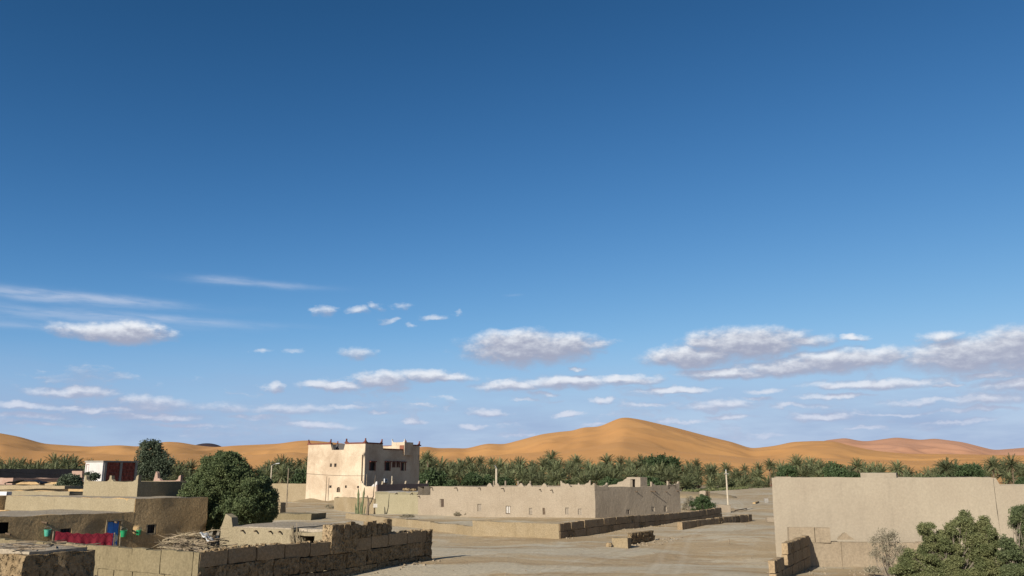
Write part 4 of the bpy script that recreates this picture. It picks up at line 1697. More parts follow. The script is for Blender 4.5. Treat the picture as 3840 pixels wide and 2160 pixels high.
# broken ruin in the open ground
A4 = G(2352, 2040)
hd4 = 33.0
B4 = A4 + head(hd4) * meet(A4, hd4, 2508)
block_wall('broken jagged wall ruin in the middle of the open ground', A4 + Vector((.1, .5, 0)), B4, [.45, .42], 1.1, .4, seed=19, rough_rows=(0, 1),
           missing=lambda s, r: (5.2 < s < 8.2) or (r == 1 and s < 1.2), base=-.1)
rb = rough_box('mud_block', [G(2296, 2046), G(2354, 2050), G(2354, 2050) + Vector((.4, .9, 0)), G(2296, 2046) + Vector((.4, .9, 0))], -.2, .62, 'ochre_low', None, .3, .06, .8)
tag(rb, 'squat pale mud block at the near end of the broken ruin', 'mud block')
rb = rough_box('mud_stump', [G(2273, 2047), G(2290, 2048), G(2290, 2048) + Vector((.1, .35, 0)), G(2273, 2047) + Vector((.1, .35, 0))], -.1, .26, 'mud_block_rough', None, .12, .05, 2.5)
tag(rb, 'small dark mud stump left of the broken ruin', 'stump')


# ------------------------------------------------------------------ the long mud house
def long_house():
    t = thing('long_mud_house', 'long one-storey pale mud house with rain spouts and small shutters', 'house')
    C = G(2232, 1944)
    A = G(1566, 1930)
    C.z = A.z = 0
    u = (C - A).normalized()
    HVl = 49.0
    v = head(HVl)
    b = meet(C, HVl, 2551)
    B = C + v * b
    D = B - u * ((C - A).length * .55) + v * 1.0
    D2 = A + v * 14
    zt = AT(2230, 1828, C.y).z
    zt2 = zt + .05
    a = (C - A).length

    def pa(px):
        k = (px - 1920.0) / F
        cp, dz = math.cos(PITCH), math.sin(PITCH) * (1.5 - H)
        return (k * (A.y * cp + dz) - A.x) / (u.x - k * u.y * cp)
    pb = lambda px: meet(C, HVl, px)
    za = lambda px, py: AT(px, py, (A + u * pa(px)).y).z
    zb = lambda px, py: AT(px, py, (C + v * pb(px)).y).z
    W0 = [(1648, 1665, 1871, 1902), (1790, 1806, 1890, 1919), (1896, 1914, 1896, 1926), (1984, 1996, 1904, 1929), (2034, 2043, 1904, 1930), (2119, 2132, 1904, 1929),
          (2119 + 1, 2119 + 1, 0, 0), (2166, 2181, 1907, 1931)]
    W0 = [w for w in W0 if w[1] > w[0]]
    o0 = [(pa(w[0]), pa(w[1]), za(w[0], w[3]), za(w[0], w[2])) for w in W0]
    W1 = [(2348, 2363, 1910, 1930), (2443, 2455, 1900, 1919), (2489, 2501, 1897, 1921)]
    o1 = [(pb(w[0]), pb(w[1]), max(.25, zb(w[0], w[3])), zb(w[0], w[2])) for w in W1]
    sstep = pa(1613)
    shell('wall', [A, C, B, D, D2], -.4, [zt, zt, zt, zt, zt], .45, 'house_plaster', t,
          openings={0: o0 + [(-1, sstep, za(1613, 1857), 9)], 1: o1}, step=.8, amp=.09, freq=.35)
    slab('roof', [A + u * sstep, C, B, D, D2][:1] + [C, B, D2 + u * sstep * .6], zt - .12, .2, 'roof_earth', t, 1.4, .05, inset=.3)
    kinds = ['shutter_dark', 'pale_shutter', 'white_board', 'pale_shutter', 'wood_shutter', 'pale_shutter', 'pale_shutter']
    for o, kd in zip(o0, kinds):
        fit_panel(t, A, u, o[0], o[1], o[2], o[3], kd, 'window', .14, 'wood_shutter' if kd != 'pale_shutter' else 'pale_shutter', .06, 0, .02, split=True)
    for o, kd in zip(o1, ['shutter_dark', 'pale_shutter', 'wood_shutter']):
        fit_panel(t, C, v, o[0], o[1], o[2], o[3], kd, 'window', .14, 'pale_shutter', .08, 0, .02, split=True)
    for px, py, L in ((1619, 1828, .8), (1712, 1829, .8), (1800, 1829, .6), (1888, 1831, .8), (2027, 1835, .5), (2071, 1837, .75), (1572, 1860, .5)):
        spout(t, A, u, pa(px), za(px, py), L, .06)
    for px, py, L in ((2385, 1842, .35), (2441, 1841, .9), (2455, 1841, .3), (2498, 1843, .3), (2540, 1840, .35)):
        spout(t, C, v, pb(px), zb(px, py), L, .06)
    # horned parapet at the near corner
    cz = zt - .05
    nn = Vector((u.y, -u.x, 0))
    l1 = a - pa(2168)
    def para(P, d, s0, s1, hgt, hornL, hornR, m='house_plaster', hh=.45):
        L = s1 - s0
        pts = [(0, -.3), (L, -.3), (L, hgt + hornR), (L - .12, hgt + hornR), (L - .3, hgt + hornR * .45), (L - .6, hgt + hornR * .3), (L - .9, hgt),
               (.9, hgt), (.6, hgt + hornL * .3), (.3, hgt + hornL * .45), (.12, hgt + hornL), (0, hgt + hornL)]
        return horn(t, P, d, s0, cz, pts, .26, m, 'parapet', .012)
    para(A, u, pa(2168), a - .02, .18, .42, .42)
    para(C, v, .03, pb(2282), .18, .42, .45)
    para(C, v, pb(2446), b - .02, .22, .5, .5)
    para(C, v, pb(2508), pb(2508) + .25 + 1.6, .2, .6, .2)
    # back parapet pieces that show above the roof
    para(A + v * 7, u, pa(1962), pa(2078), .32, .5, .6)
    for px in (1730, 1790, 1862, 1912, 2009, 1702):
        s = pa(px)
        horn(t, A + v * (6 + (px % 7) * .4), u, s, cz - .1, [(-.55, 0), (.55, 0), (.35, .25), (.12, .55), (-.1, .58), (-.35, .3)], .3, 'house_plaster', 'merlon')
    for px in (1665, 1710, 1759, 1806):
        p = A + u * pa(px) + v * 9
        mb = MB()
        mb.box((p.x, p.y, zt + .3), (.16, .16, .9), .4)
        mb.build('roof_post', 'house_plaster', t)
    # stair head
    sh = thing('stair_head', 'mud stair head with a dark doorway on the long house roof', 'stair head')
    q = AT(2352, 1831, (C + v * pb(2352)).y + 5.0)
    p0 = Vector((q.x, q.y, 0))
    p1 = p0 + u * 1.9
    zr = AT(2370, 1790, p0.y).z
    shell('wall', [p0, p1, p1 + v * 1.5, p0 + v * 1.5], zt - .3, zr, .25, 'house_plaster', sh, openings={0: [(.45, 1.15, zt - .1, zr - .25)]}, step=.5, amp=.06, freq=1.0)
    slab('roof', [p0, p1, p1 + v * 1.5, p0 + v * 1.5], zr + .02, .12, 'house_plaster', sh, .5, .04)
    mb = MB()
    c = p0 + u * .8 + v * .5
    mb.box((c.x, c.y, (zt + zr) / 2 - .1), (.9, .04, zr - zt), math.atan2(u.y, u.x))
    mb.build('dark_doorway', 'dark_inside', sh)
    horn(sh, p0, u, 0, zt - .2, [(0, 0), (0, zr - zt + .1), (-.35, zr - zt - .1), (-.6, (zr - zt) * .75), (-1.3, (zr - zt) * .62), (-1.5, (zr - zt) * .4), (-2.6, (zr - zt) * .32), (-2.9, 0)][::-1], .3, 'house_plaster', 'stair_flank')
    return A, C, B, u, v, pa, pb, zt


LH = long_house()


# ------------------------------------------------------------------ right-hand plain building
def plain_building():
    t = thing('plain_building', 'big plain windowless pale plaster building filling the right side', 'building')
    A = G(2914, 2102)
    A.z = 0
    u = head(91.5)
    zt = AT(2903, 1791, A.y).z
    L1 = meet(A, 91.5, 3752)
    v = head(28)
    M = A + u * L1
    shell('wall', [A, M, M + v * 14, A + v * 14], -.4, zt, .45, 'pale_plaster', t, step=.7, amp=.055, freq=.45)
    slab('roof', [A, M, M + v * 14, A + v * 14], zt - .25, .2, 'roof_earth', t, 1.5, .04, inset=.3)
    # lower wing to the right, flush but set back a hand's width
    B0 = M + u * .02 + Vector((0, .05, 0))
    B1 = B0 + u * 14
    zw = AT(3800, 1821, A.y).z
    shell('wing_wall', [B0, B1, B1 + v * 12, B0 + v * 12], -.4, zw, .45, 'pale_plaster', t, step=.9, amp=.035, freq=.3)
    # sloping buttress at the step
    nn = Vector((u.y, -u.x, 0))
    mb = MB()
    p = M + Vector((0, .2, 0))
    mb.prism([Vector((p.x, p.y, zw - .05)), Vector((p.x, p.y, zw - .05)) + u * .55, Vector((p.x, p.y, zt - .02)) + u * .28, Vector((p.x, p.y, zt - .02))], Vector((0, .5, 0)))
    mb.build('step_buttress', 'pale_plaster', t)
    # raised block on the roof
    q0 = AT(3229, 1800, A.y + 3)
    q1 = AT(3362, 1800, A.y + 3)
    zr = AT(3290, 1773, A.y + 3).z
    rough_box('roof_block', [(q0.x, q0.y), (q1.x, q1.y), (q1.x + 1, q1.y + 2), (q0.x + 1, q0.y + 2)], zt - .6, zr, 'pale_plaster', t, .35, .03, 1.0)
    # parapet lip at the left corner
    mb = MB()
    mb.box((A.x + .9, A.y + .5, zt + .02), (1.0, .4, .08), -.03)
    mb.build('corner_lip', 'pale_plaster', t)
    return A, u, zt


PB = plain_building()
# earth wall in front of its foot and the end-on wall with long shadow
A5 = G(2962, 2108)
B5 = G(3420, 2104)
t5 = block_wall('low earth wall at the foot of the plain building', (A5.x, A5.y - 1.2), (B5.x + 2, B5.y - 1.2), [1.55], 2.6, .4, seed=23, base=-.25, plain_=BLKP)
z5 = 1.28


def top_blocks():
    y = A5.y - 1.2
    for (x0, x1, py, lab) in ((2958, 3054, 1977, 'upper mud block beside the end-on wall, left of the pair'), (3056, 3113, 1978, 'upper mud block with square end, right of the pair')):
        a, b = AT(x0, py, y), AT(x1, py, y)
        rb_ = rough_box('mud_block', [(a.x, y + .02), (b.x - .02, y + .02), (b.x - .02, y + .38), (a.x, y + .38)], z5 + .01, a.z, 'mud_block_plain', None, .3, .02, 1.0)
        tag(rb_, lab, 'mud block')
    pts = []
    mb = MB()
    for (px, py) in ((3144, 2024), (3205, 2024), (3195, 2016), (3184, 2010), (3178, 2003), (3172, 1998), (3165, 2000), (3160, 2006), (3152, 2012)):
        p = AT(px, py, y + .05)
        pts.append((p.x, p.y, max(p.z, z5 + .005)))
    mb.prism(pts, (0, .3, 0))
    o = mb.build('mud_stub', 'mud_block_plain')
    tag(o, 'small peaked mud stub on the low earth wall', 'mud stub')


top_blocks()
W6a = G(2912, 2190)
hd6 = 28.5
W6b = W6a + head(hd6) * 9.0
lab6 = 'broken end-on earth wall casting a dark shadow at the right'
block_wall(lab6, W6a, W6a + head(hd6) * (A5.y - 1.4 - W6a.y) / math.cos(R(hd6)), [.7, .65, .62], .9, .36, seed=29, base=-.2,
           missing=lambda s, r: (r == 2 and s < 3.9) or (r == 1 and 2.2 < s < 3.0))



# ------------------------------------------------------------------ village roofs at far left
def village():
    def house(label, px0, px1, py, Y, z1, m, depth=8.0, hu=118.0, hv=32.0, name='mud_house'):
        a = AT(px0, py, Y)
        a = Vector((a.x, a.y, 0))
        L = meet(a, hu, px1)
        u, v = head(hu), head(hv)
        t = thing(name, label, 'house')
        cs = [a, a + u * L, a + u * L + v * depth, a + v * depth]
        shell('wall', cs, -.3, z1, .35, m, t, step=.9, amp=.10, freq=.5)
        slab('roof', cs, z1 - .25, .2, 'roof_earth', t, 1.2, .05, inset=.25)
        return t, a, u, v, L
    house('mud house with long pale roof edge, nearest of the far-left roofs', -80, 250, 1832, 82, 4.05, 'mud_brown', 9)
    house('mud house with brown roof edge in the middle of the far-left roofs', -120, 232, 1815, 98, 4.35, 'mud_wall', 9)
    t, a, u, v, L = house('mud house with a dark sunken roof patch among far-left roofs', 60, 215, 1808, 108, 4.6, 'mud_brown', 8)
    house('pink-edged mud house at the far left edge of the village', -90, 36, 1790, 122, 5.0, 'pink_plaster', 8)
    tp = thing('dark_hole_sheet', 'black sagging sheet in place of a dark hole among the far-left roofs', 'shelter')
    c = AT(105, 1806, 100)  # black sheet stands in for a dark hole between the roofs
    V, Fs = [], []
    for i in range(9):
        for j in range(5):
            x, y = (i / 8 - .5), (j / 4 - .5)
            V.append((c.x + x * 4.2, c.y + y * 2.4, c.z + .38 * (1 - (2 * x) ** 2) + .06 * math.sin(i * 2.1 + j) - .2))
    for i in range(8):
        for j in range(4):
            Fs.append((i * 5 + j, (i + 1) * 5 + j, (i + 1) * 5 + j + 1, i * 5 + j + 1))
    o = mesh_obj('sheet', V, Fs, 'hole_black', tp, 60)
    o.modifiers.new('thick', 'SOLIDIFY').thickness = .03
    for sx in (-1, 1):
        mb = MB()
        mb.tube([(c.x + sx * 2.0, c.y - 1.1, 4.0), (c.x + sx * 2.0, c.y - 1.1, c.z - .1)], .06, 6)
        mb.build('post', 'pole_wood', tp, 30)
    # long grey cement wall
    t = thing('grey_wall', 'long dark grey cement wall behind the far-left roofs', 'wall')
    g0 = AT(-60, 1758, 148)
    g0 = Vector((g0.x, g0.y, 0))
    g1 = g0 + head(33) * meet(g0, 33, 300)
    shell('wall', [g0, g1], -.3, AT(0, 1758, 150).z, .3, 'cement_grey', t, step=1.5, amp=.05, closed=False)
    # unfinished brick house with a white end
    t = thing('brick_house', 'unfinished flat-roofed house with white front and dark red brick side', 'house')
    C = AT(381, 1793, 122)
    C = Vector((C.x, C.y, 0))
    hu, hv = 116.0, 31.5
    u, v = head(hu), head(hv)
    lu, lv = meet(C, hu + 180, 305), meet(C, hv, 505)
    A, B = C - u * lu, C + v * lv
    zt = AT(381, 1733, C.y).z
    zmid = 3.4
    pa = lambda px: lu - meet(C, hu + 180, px)
    shell('wall', [A, C, C + v * .3, A + v * .3], -.3, zt, .28, 'white_wash', t, openings={0: [(pa(308), pa(319), zmid + .3, zt - .25)]}, step=1.0, amp=.02)
    fit_panel(t, A, u, pa(308), pa(319), zmid + .3, zt - .25, 'dark_inside', 'door', .12, 'red_door', .08)
    rough_box('roof', [A - v * .1 - u * .15, C - v * .1 + u * .12, B + u * .12, A + v * lv - u * .15], zt + .01, zt + .22, 'concrete', t, 1.5, .02)
    rough_box('back_wall', [A + v * (lv - .3), B - v * .3 - u * .3, B - u * .3, A + v * lv], -.3, zt - .01, 'cement_grey', t, 1.5, .02)
    rough_box('lower_floor', [A + v * .32 + u * .05, C + v * .32 - u * .05, B - v * .32 - u * .05, A + v * (lv - .32) + u * .05], -.3, zmid, 'cement_grey', t, 1.5, .02)
    ncol = 3
    for i in range(ncol):
        s = .45 + (lv - .75) * i / (ncol - 1)
        c = C + v * s - u * .10
        mb = MB()
        mb.box((c.x, c.y, (zmid + zt) / 2), (.34, .30, zt - zmid - .01), math.atan2(v.y, v.x))
        mb.build('column', 'concrete', t)
    bm = MB()
    bm.box((0, 0, 0), (1, 1, 1))
    me = bpy.data.meshes.new('brick')
    me.from_pydata(bm.v, [], bm.f)
    me.materials.append(mat('hollow_brick'))
    rows = 8
    bh = (zt - zmid - .02) / rows
    rr = random.Random(5)
    for bay in range(ncol - 1):
        s0 = .45 + (lv - .75) * bay / (ncol - 1) + .19
        s1 = .45 + (lv - .75) * (bay + 1) / (ncol - 1) - .19
        nb = 9
        bl = (s1 - s0) / nb
        for r in range(rows):
            s = s0 - (bl / 2 if r % 2 else 0)
            while s < s1 - .02:
                x0, x1 = max(s, s0), min(s + bl, s1)
                s += bl
                if x1 - x0 < .1:
                    continue
                o = bpy.data.objects.new('brick', me)
                link(o, t)
                c = C + v * ((x0 + x1) / 2) - u * (.16 + rr.uniform(-.012, .012))
                o.location = (c.x, c.y, zmid + bh * (r + .5))
                o.scale = (x1 - x0 - .03, .2, bh - .03)
                o.rotation_euler = (0, 0, math.atan2(v.y, v.x))
    # mortar bed behind the bricks
    rough_box('mortar_bed', [C + v * .35 - u * .26, B - v * .35 - u * .26, B - v * .35 - u * .32, C + v * .35 - u * .32][::1], zmid, zt - .02, 'concrete', t, 2.0, .0)
    # pinkish annex at its left
    p = AT(300, 1775, 124)
    rb_ = rough_box('pink_annex', [(p.x - 1.2, p.y), (p.x + .6, p.y - .6), (p.x + 1.6, p.y + 1.5), (p.x - .2, p.y + 2)], -.3, AT(300, 1766, 124).z, 'pink_plaster', None, .8, .06)
    tag(rb_, 'small pinkish annex stub left of the white front', 'annex')


village()


# ------------------------------------------------------------------ poles and cables
def pole(name, label, px, pyb, pyt, Y, r0, r1, m, cat='pole', lean=0.0, group=None):
    b = AT(px, pyb, Y)
    zt = AT(px, pyt, Y).z
    t = thing(name, label, cat, (b.x, b.y, 0), 0, group)
    zb = float(gz(b.x, b.y))
    n = 6
    mb = MB()
    mb.tube([(lean * i / n, 0, zb - .4 + (zt - zb + .4) * i / n) for i in range(n + 1)], [r0 + (r1 - r0) * i / n for i in range(n + 1)], 8)
    mb.build('shaft', m, t, 40)
    return t, zt, b


def poles():
    t, z, b = pole('utility_pole', 'tall pale concrete pole beside the open track, right of centre', 2732, 1918, 1768, G(2734, 1918).y, .155, .11, 'concrete_pale', 'utility pole', -.05)
    mb = MB()
    mb.tube([(-.05, 0, z), (-.05, 0, z + .28)], .05, 8)
    mb.build('insulator', 'white_paint', t, 40)
    mb = MB()
    mb.box((-.05, -.16, z - .35), (.7, .08, .09), 0)
    mb.build('crossarm', 'grey_metal', t)
    q = G(2734, 1918)
    t, z, b = pole('utility_pole', 'short pale pole standing behind the long house roof', 1861, 1870, 1757, 150, .22, .17, 'concrete_pale', 'utility pole')
    mb = MB()
    mb.tube([(0, 0, z), (-.15, 0, z + .35), (-.3, 0, z + .55)], .07, 7)
    mb.build('bracket', 'grey_metal', t, 40)
    t, z, b = pole('street_lamp', 'slim street lamp with white arm above the tan wall, right of big tree', 1014, 1830, 1746, 186, .17, .13, 'concrete_pale', 'street lamp')
    mb = MB()
    mb.tube([(0, 0, z - .1), (.4, -.2, z + .25), (1.1, -.3, z + .42)], .05, 6)
    mb.build('arm', 'grey_metal', t, 40)
    mb = MB()
    mb.prism([(.95, -.42, z + .36), (1.75, -.42, z + .44), (1.75, -.18, z + .44), (.95, -.18, z + .36)], (0, 0, .13))
    mb.build('lamp_head', 'white_paint', t)
    Yp = G(1074, 1899).y
    t, z, b = pole('wooden_pole', 'bare wooden pole on the open ground left of the kasbah', 1074, 1899, 1756, Yp, .12, .085, 'pole_wood', 'wooden pole')
    t2, z2, b2 = pole('wooden_pole', 'thin wooden pole against the sunlit kasbah front', 1220, 1884, 1786, G(1220, 1884).y - 1.0, .085, .06, 'pole_wood', 'wooden pole', .05)
    t3, z3, b3 = pole('thin_post', 'thin post standing in front of the dark kasbah flank, left one', 1374, 1822, 1778, KAS[0].y - 2.0, .09, .06, 'pole_wood', 'post')
    t4, z4, b4 = pole('thin_post', 'pale post in front of the dark kasbah flank beside the forecourt caps', 1467, 1830, 1785, KAS[0].y + 1.0, .16, .10, 'concrete_pale', 'post', .1)

    def cable(label, P, Q, sag, r=.022):
        mb = MB()
        n = 14
        pts = []
        for i in range(n + 1):
            f = i / n
            p = Vector(P).lerp(Vector(Q), f)
            p.z -= sag * 4 * f * (1 - f)
            pts.append(p)
        mb.tube(pts, r, 4)
        tag(mb.build('power_cable', 'cable_black'), label, 'cable')
    cable('thin dark cable strung across the sunlit kasbah front', AT(1074, 1768, Yp), AT(1365, 1784, KAS[0].y - 1.2), .25, .03)
    cable('thin cable between the street lamp and the big tree', AT(1014, 1752, 186), AT(640, 1760, 170), .5, .03)
    cable('faint cable running in front of the far-left grey wall', AT(-80, 1762, 110), AT(640, 1785, 150), .4, .022)


poles()


# ------------------------------------------------------------------ cactus and forked trunk by the kasbah
def cactus():
    p = G(1348, 1924)
    t = thing('columnar_cactus', 'tall green columnar cactus clump in front of the worn mud wall', 'cactus', (p.x, p.y, 0))
    rr = random.Random(2)
    k = p.y / F
    zz = lambda py: AT(1348, py, p.y).z
    for (dx0, dx1, py, r) in ((-5, -7, 1832, .19), (6, 15, 1828, .17), (10, 10, 1878, .11), (-14, -16, 1888, .09), (2, 4, 1880, .11), (-9, -12, 1900, .09), (16, 20, 1896, .09)):
        mb = MB()
        z1 = zz(py)
        n = 9
        pts = [(k * (dx0 + (dx1 - dx0) * i / n), rr.uniform(-.03, .03), -.3 + (z1 + .3) * i / n) for i in range(n + 1)]
        mb.tube(pts, [r * (0.85 + .15 * math.sin(i * 2.1)) * (1 if i < n - 1 else .75 if i == n - 1 else .3) for i in range(n + 1)], 8)
        mb.build('stem', 'cactus_green', t, 30)
    p = G(1378, 1927)
    t = thing('forked_trunk', 'bare forked dead trunk standing right of the cactus clump', 'dead tree', (p.x, p.y, 0))
    k = p.y / F
    z = lambda py: AT(1376, py, p.y).z
    mb = MB()
    mb.tube([(0, 0, -.3), (.06, 0, z(1900)), (.05, .1, z(1880)), (-.12, .1, z(1858))], [.22, .17, .13, .07], 7)
    mb.build('trunk', 'bark', t, 40)
    mb = MB()
    mb.tube([(.05, 0, z(1899)), (.45, 0, z(1882)), (.75, 0, z(1862)), (.8, 0, z(1834)), (.95, 0, z(1782))], [.14, .12, .09, .06, .03], 6)
    mb.build('branch', 'bark', t, 40)


cactus()


# ------------------------------------------------------------------ vegetation
def leaf_cloud(name, C, sizes, m, seed, aspect=1.8, flat=0.0, elong=None):
    """rhombic leaf faces at points C"""
    rg = np.random.default_rng(seed)
    n = len(C)
    a = rg.normal(size=(n, 3))
    if elong is not None:
        a = elong + 0.35 * a
    a /= np.linalg.norm(a, axis=1, keepdims=True)
    b = rg.normal(size=(n, 3))
    b[:, 2] *= (1 - flat)
    b -= a * (a * b).sum(1, keepdims=True)
    b /= np.linalg.norm(b, axis=1, keepdims=True)
    s = sizes[:, None]
    V = np.empty((n, 4, 3))
    V[:, 0] = C - a * s * aspect * .5
    V[:, 1] = C - b * s * .5
    V[:, 2] = C + a * s * aspect * .5
    V[:, 3] = C + b * s * .5
    Q = np.arange(n * 4).reshape(n, 4)
    return np_mesh(name, V.reshape(-1, 3), Q, m)


def lobes_points(lobes, nclump, per, spread, seed, inner=.2, squash=.8):
    """clumps of leaves on and inside overlapping lobes"""
    rg = np.random.default_rng(seed)
    L = np.array(lobes, float)
    vol = (L[:, 3] * L[:, 4] * L[:, 5]) ** (2 / 3)
    which = rg.choice(len(L), nclump, p=vol / vol.sum())
    d = rg.normal(size=(nclump, 3))
    d /= np.linalg.norm(d, axis=1, keepdims=True)
    rad = np.where(rg.random(nclump) < inner, rg.uniform(.25, .8, nclump), rg.uniform(.80, 1.06, nclump))
    cc = L[which, :3] + d * rad[:, None] * L[which, 3:6]
    # drop clumps deep inside another lobe
    keep = np.ones(nclump, bool)
    for l in L:
        q = ((cc - l[:3]) / l[3:6])
        keep &= ~(((q ** 2).sum(1) < .30) & (rg.random(nclump) < .8))
    cc, d = cc[keep], d[keep]
    k = len(cc)
    per_c = np.maximum(4, (per * rg.uniform(.5, 1.5, k)).astype(int))
    idx = np.repeat(np.arange(k), per_c)
    n = len(idx)
    off = np.clip(rg.normal(size=(n, 3)), -1.7, 1.7) * spread
    off[:, 2] *= squash
    pts = cc[idx] + off
    return pts, cc, idx


def limb_mesh(base, lobes, r0, rng, wob=.25, fork=.35, extra=2):
    mb = MB()
    b = Vector(base)
    ctr = Vector(np.mean([l[:3] for l in lobes], axis=0))
    fk = b.lerp(ctr, fork)
    fk.x = b.x + (ctr.x - b.x) * fork * .6
    mb.tube([b - Vector((0, 0, .4)), b.lerp(fk, .5) + Vector((rng.uniform(-wob, wob) * .4, rng.uniform(-wob, wob) * .4, 0)), fk], [r0 * 1.25, r0, r0 * .85], 8)
    for l in lobes:
        e = Vector(l[:3])
        m1 = fk.lerp(e, .45) + Vector((rng.uniform(-wob, wob), rng.uniform(-wob, wob), rng.uniform(0, wob)))
        mb.tube([fk, m1, e], [r0 * .6, r0 * .36, r0 * .16], 6)
        for q in range(extra):
            d = Vector((rng.gauss(0, 1), rng.gauss(0, 1), rng.gauss(.4, .8))).normalized()
            t = e + Vector((d.x * l[3], d.y * l[4], d.z * l[5])) * .85
            s = m1.lerp(e, rng.uniform(.3, 1))
            mb.tube([s, s.lerp(t, .5) + Vector((0, 0, .1 * wob)), t], [r0 * .17, r0 * .11, r0 * .05], 5)
    return mb


def tree(name, label, cat, base, lobes, m, nclump, per, spread, leaf, seed, r0=.2, bark='bark', group=None, inner=.2, aspect=1.8, extra=2, stems=None, squash=.8, fork=.35):
    rng = random.Random(seed)
    t = thing(name, label, cat, (0, 0, 0), 0, group)
    mb = limb_mesh(base, lobes, r0, rng, .25, fork, extra)
    if stems:
        for s in stems:
            mb.tube(s[0], s[1], 7)
    mb.build('trunk', bark, t, 50)
    pts, cc, idx = lobes_points(lobes, nclump, per, spread, seed, inner, squash)
    pts[:, 2] = np.maximum(pts[:, 2], .1)
    rg = np.random.default_rng(seed + 1)
    me = leaf_cloud('crown', pts, leaf * rg.uniform(.6, 1.35, len(pts)), m, seed + 2, aspect)
    o = bpy.data.objects.new('crown', me)
    link(o, t)
    return t


def px_lobes(Y, specs):
    """lobes given as (px, py, half width px, half height px, depth offset m, depth radius m)"""
    out = []
    for (px, py, w, h, dy, dr) in specs:
        p = AT(px, py, Y + dy)
        k = (Y + dy) / F
        out.append((p.x, p.y, p.z, w * k, dr, h * k))
    return out


# the big dense tree
BT = G(800, 2052)
lob = px_lobes(BT.y, [(850, 1785, 85, 78, 0, 2.2), (790, 1835, 85, 75, -.6, 2.0), (740, 1870, 62, 65, -.8, 1.7), (715, 1905, 48, 48, -.6, 1.3), (765, 1920, 70, 50, -1.0, 1.5), (740, 1945, 42, 32, -.9, 1.0), (785, 1962, 34, 24, -.7, .9),
                      (920, 1835, 80, 70, .2, 2.2), (975, 1870, 55, 65, .4, 1.8), (900, 1900, 85, 60, -.4, 2.0), (970, 1920, 58, 42, .3, 1.7), (850, 1735, 48, 38, .2, 1.3),
                      (1000, 1905, 32, 45, .5, 1.3), (880, 1940, 70, 28, .2, 1.7), (815, 1775, 60, 55, -.4, 1.6)])
lob2 = []
rgt = random.Random(9)
for l in lob:
    lob2.append(l)
    for i in range(7):
        d = Vector((rgt.gauss(0, 1), rgt.gauss(-.3, 1), rgt.gauss(.2, 1))).normalized()
        f = rgt.uniform(.22, .42)
        lob2.append((l[0] + d.x * l[3] * .9, l[1] + d.y * l[4] * .9, l[2] + d.z * l[5] * .9, l[3] * f, l[4] * f, l[5] * f))
tree('broadleaf_tree', 'big dense dark green tree beside the adobe house', 'tree', (BT.x, BT.y, 0), lob2, 'dense_leaf', 7600, 36, .12, .070, 31, .17, inner=.16, fork=.42, extra=0,
     stems=[([(BT.x + .35, BT.y + .1, -.3), (BT.x + .55, BT.y, 1.2), (BT.x + 1.0, BT.y, 2.4)], [.15, .13, .10])])


# right foreground tamarisks: many small sprays on bare twigs, with gaps
def sprays(Y, specs, seed, k=5, size=.42, dr=.5):
    rg = random.Random(seed)
    out = []
    for (px, py, w, h) in specs:
        for i in range(k):
            a = rg.uniform(0, 6.28)
            r = rg.random() ** .5
            out.append((px + math.cos(a) * w * r, py + math.sin(a) * h * r, w * size * .8 * rg.uniform(.5, 1.2), h * size * 1.25 * rg.uniform(.6, 1.3), rg.uniform(-dr, dr), .28 * rg.uniform(.7, 1.3)))
    return px_lobes(Y, out)


TR = 38.5
lob = sprays(TR, [(3650, 1968, 48, 42), (3610, 2000, 60, 40), (3545, 2000, 34, 32), (3478, 1992, 30, 26), (3515, 2040, 60, 34), (3695, 2015, 40, 46),
                  (3600, 2065, 85, 45), (3445, 2095, 58, 44), (3530, 2120, 85, 50), (3670, 2115, 85, 55), (3405, 2140, 55, 36), (3600, 2165, 110, 50), (3730, 2160, 70, 60), (3480, 2150, 90, 40), (3690, 2060, 60, 40), (3450, 2140, 70, 40), (3560, 2155, 90, 40), (3690, 2140, 90, 45), (3620, 2095, 90, 35)], 5, 10, .31)
b = AT(3580, 2300, TR)
tree('tamarisk_bush', 'big feathery green tamarisk bush in front of the plain building', 'bush', (b.x, b.y, 0), lob, 'tamarisk_leaf', 4200, 52, .075, .034, 41, .05, 'twig', extra=1, inner=.3, aspect=2.6, fork=.25)
lob = sprays(TR - 1.5, [(3822, 1940, 30, 34), (3850, 2000, 40, 50), (3800, 2050, 50, 36), (3850, 2090, 66, 54), (3790, 2120, 55, 44), (3900, 2000, 60, 70), (3860, 2170, 90, 50)], 6, 10, .31)
b = AT(3850, 2300, TR - 1.5)
tree('tamarisk_bush', 'dark green tamarisk bush cut off by the right edge', 'bush', (b.x, b.y, 0), lob, 'tamarisk_dark', 1700, 52, .075, .034, 43, .05, 'twig', extra=1, inner=.3, aspect=2.6, fork=.25)
lob = sprays(TR + 1.5, [(3325, 2000, 26, 26), (3350, 2035, 42, 34), (3300, 2050, 32, 26), (3385, 2060, 34, 30), (3325, 2085, 40, 26), (3282, 2070, 18, 18)], 7, 5, .45, .4)
b = AT(3335, 2155, TR + 1.5)
tree('dry_bush', 'sparse grey dry bush left of the green tamarisk', 'bush', (b.x, b.y, 0), lob, 'dry_leaf', 240, 22, .09, .030, 47, .028, 'twig', extra=2, inner=.5, aspect=2.6, fork=.3)


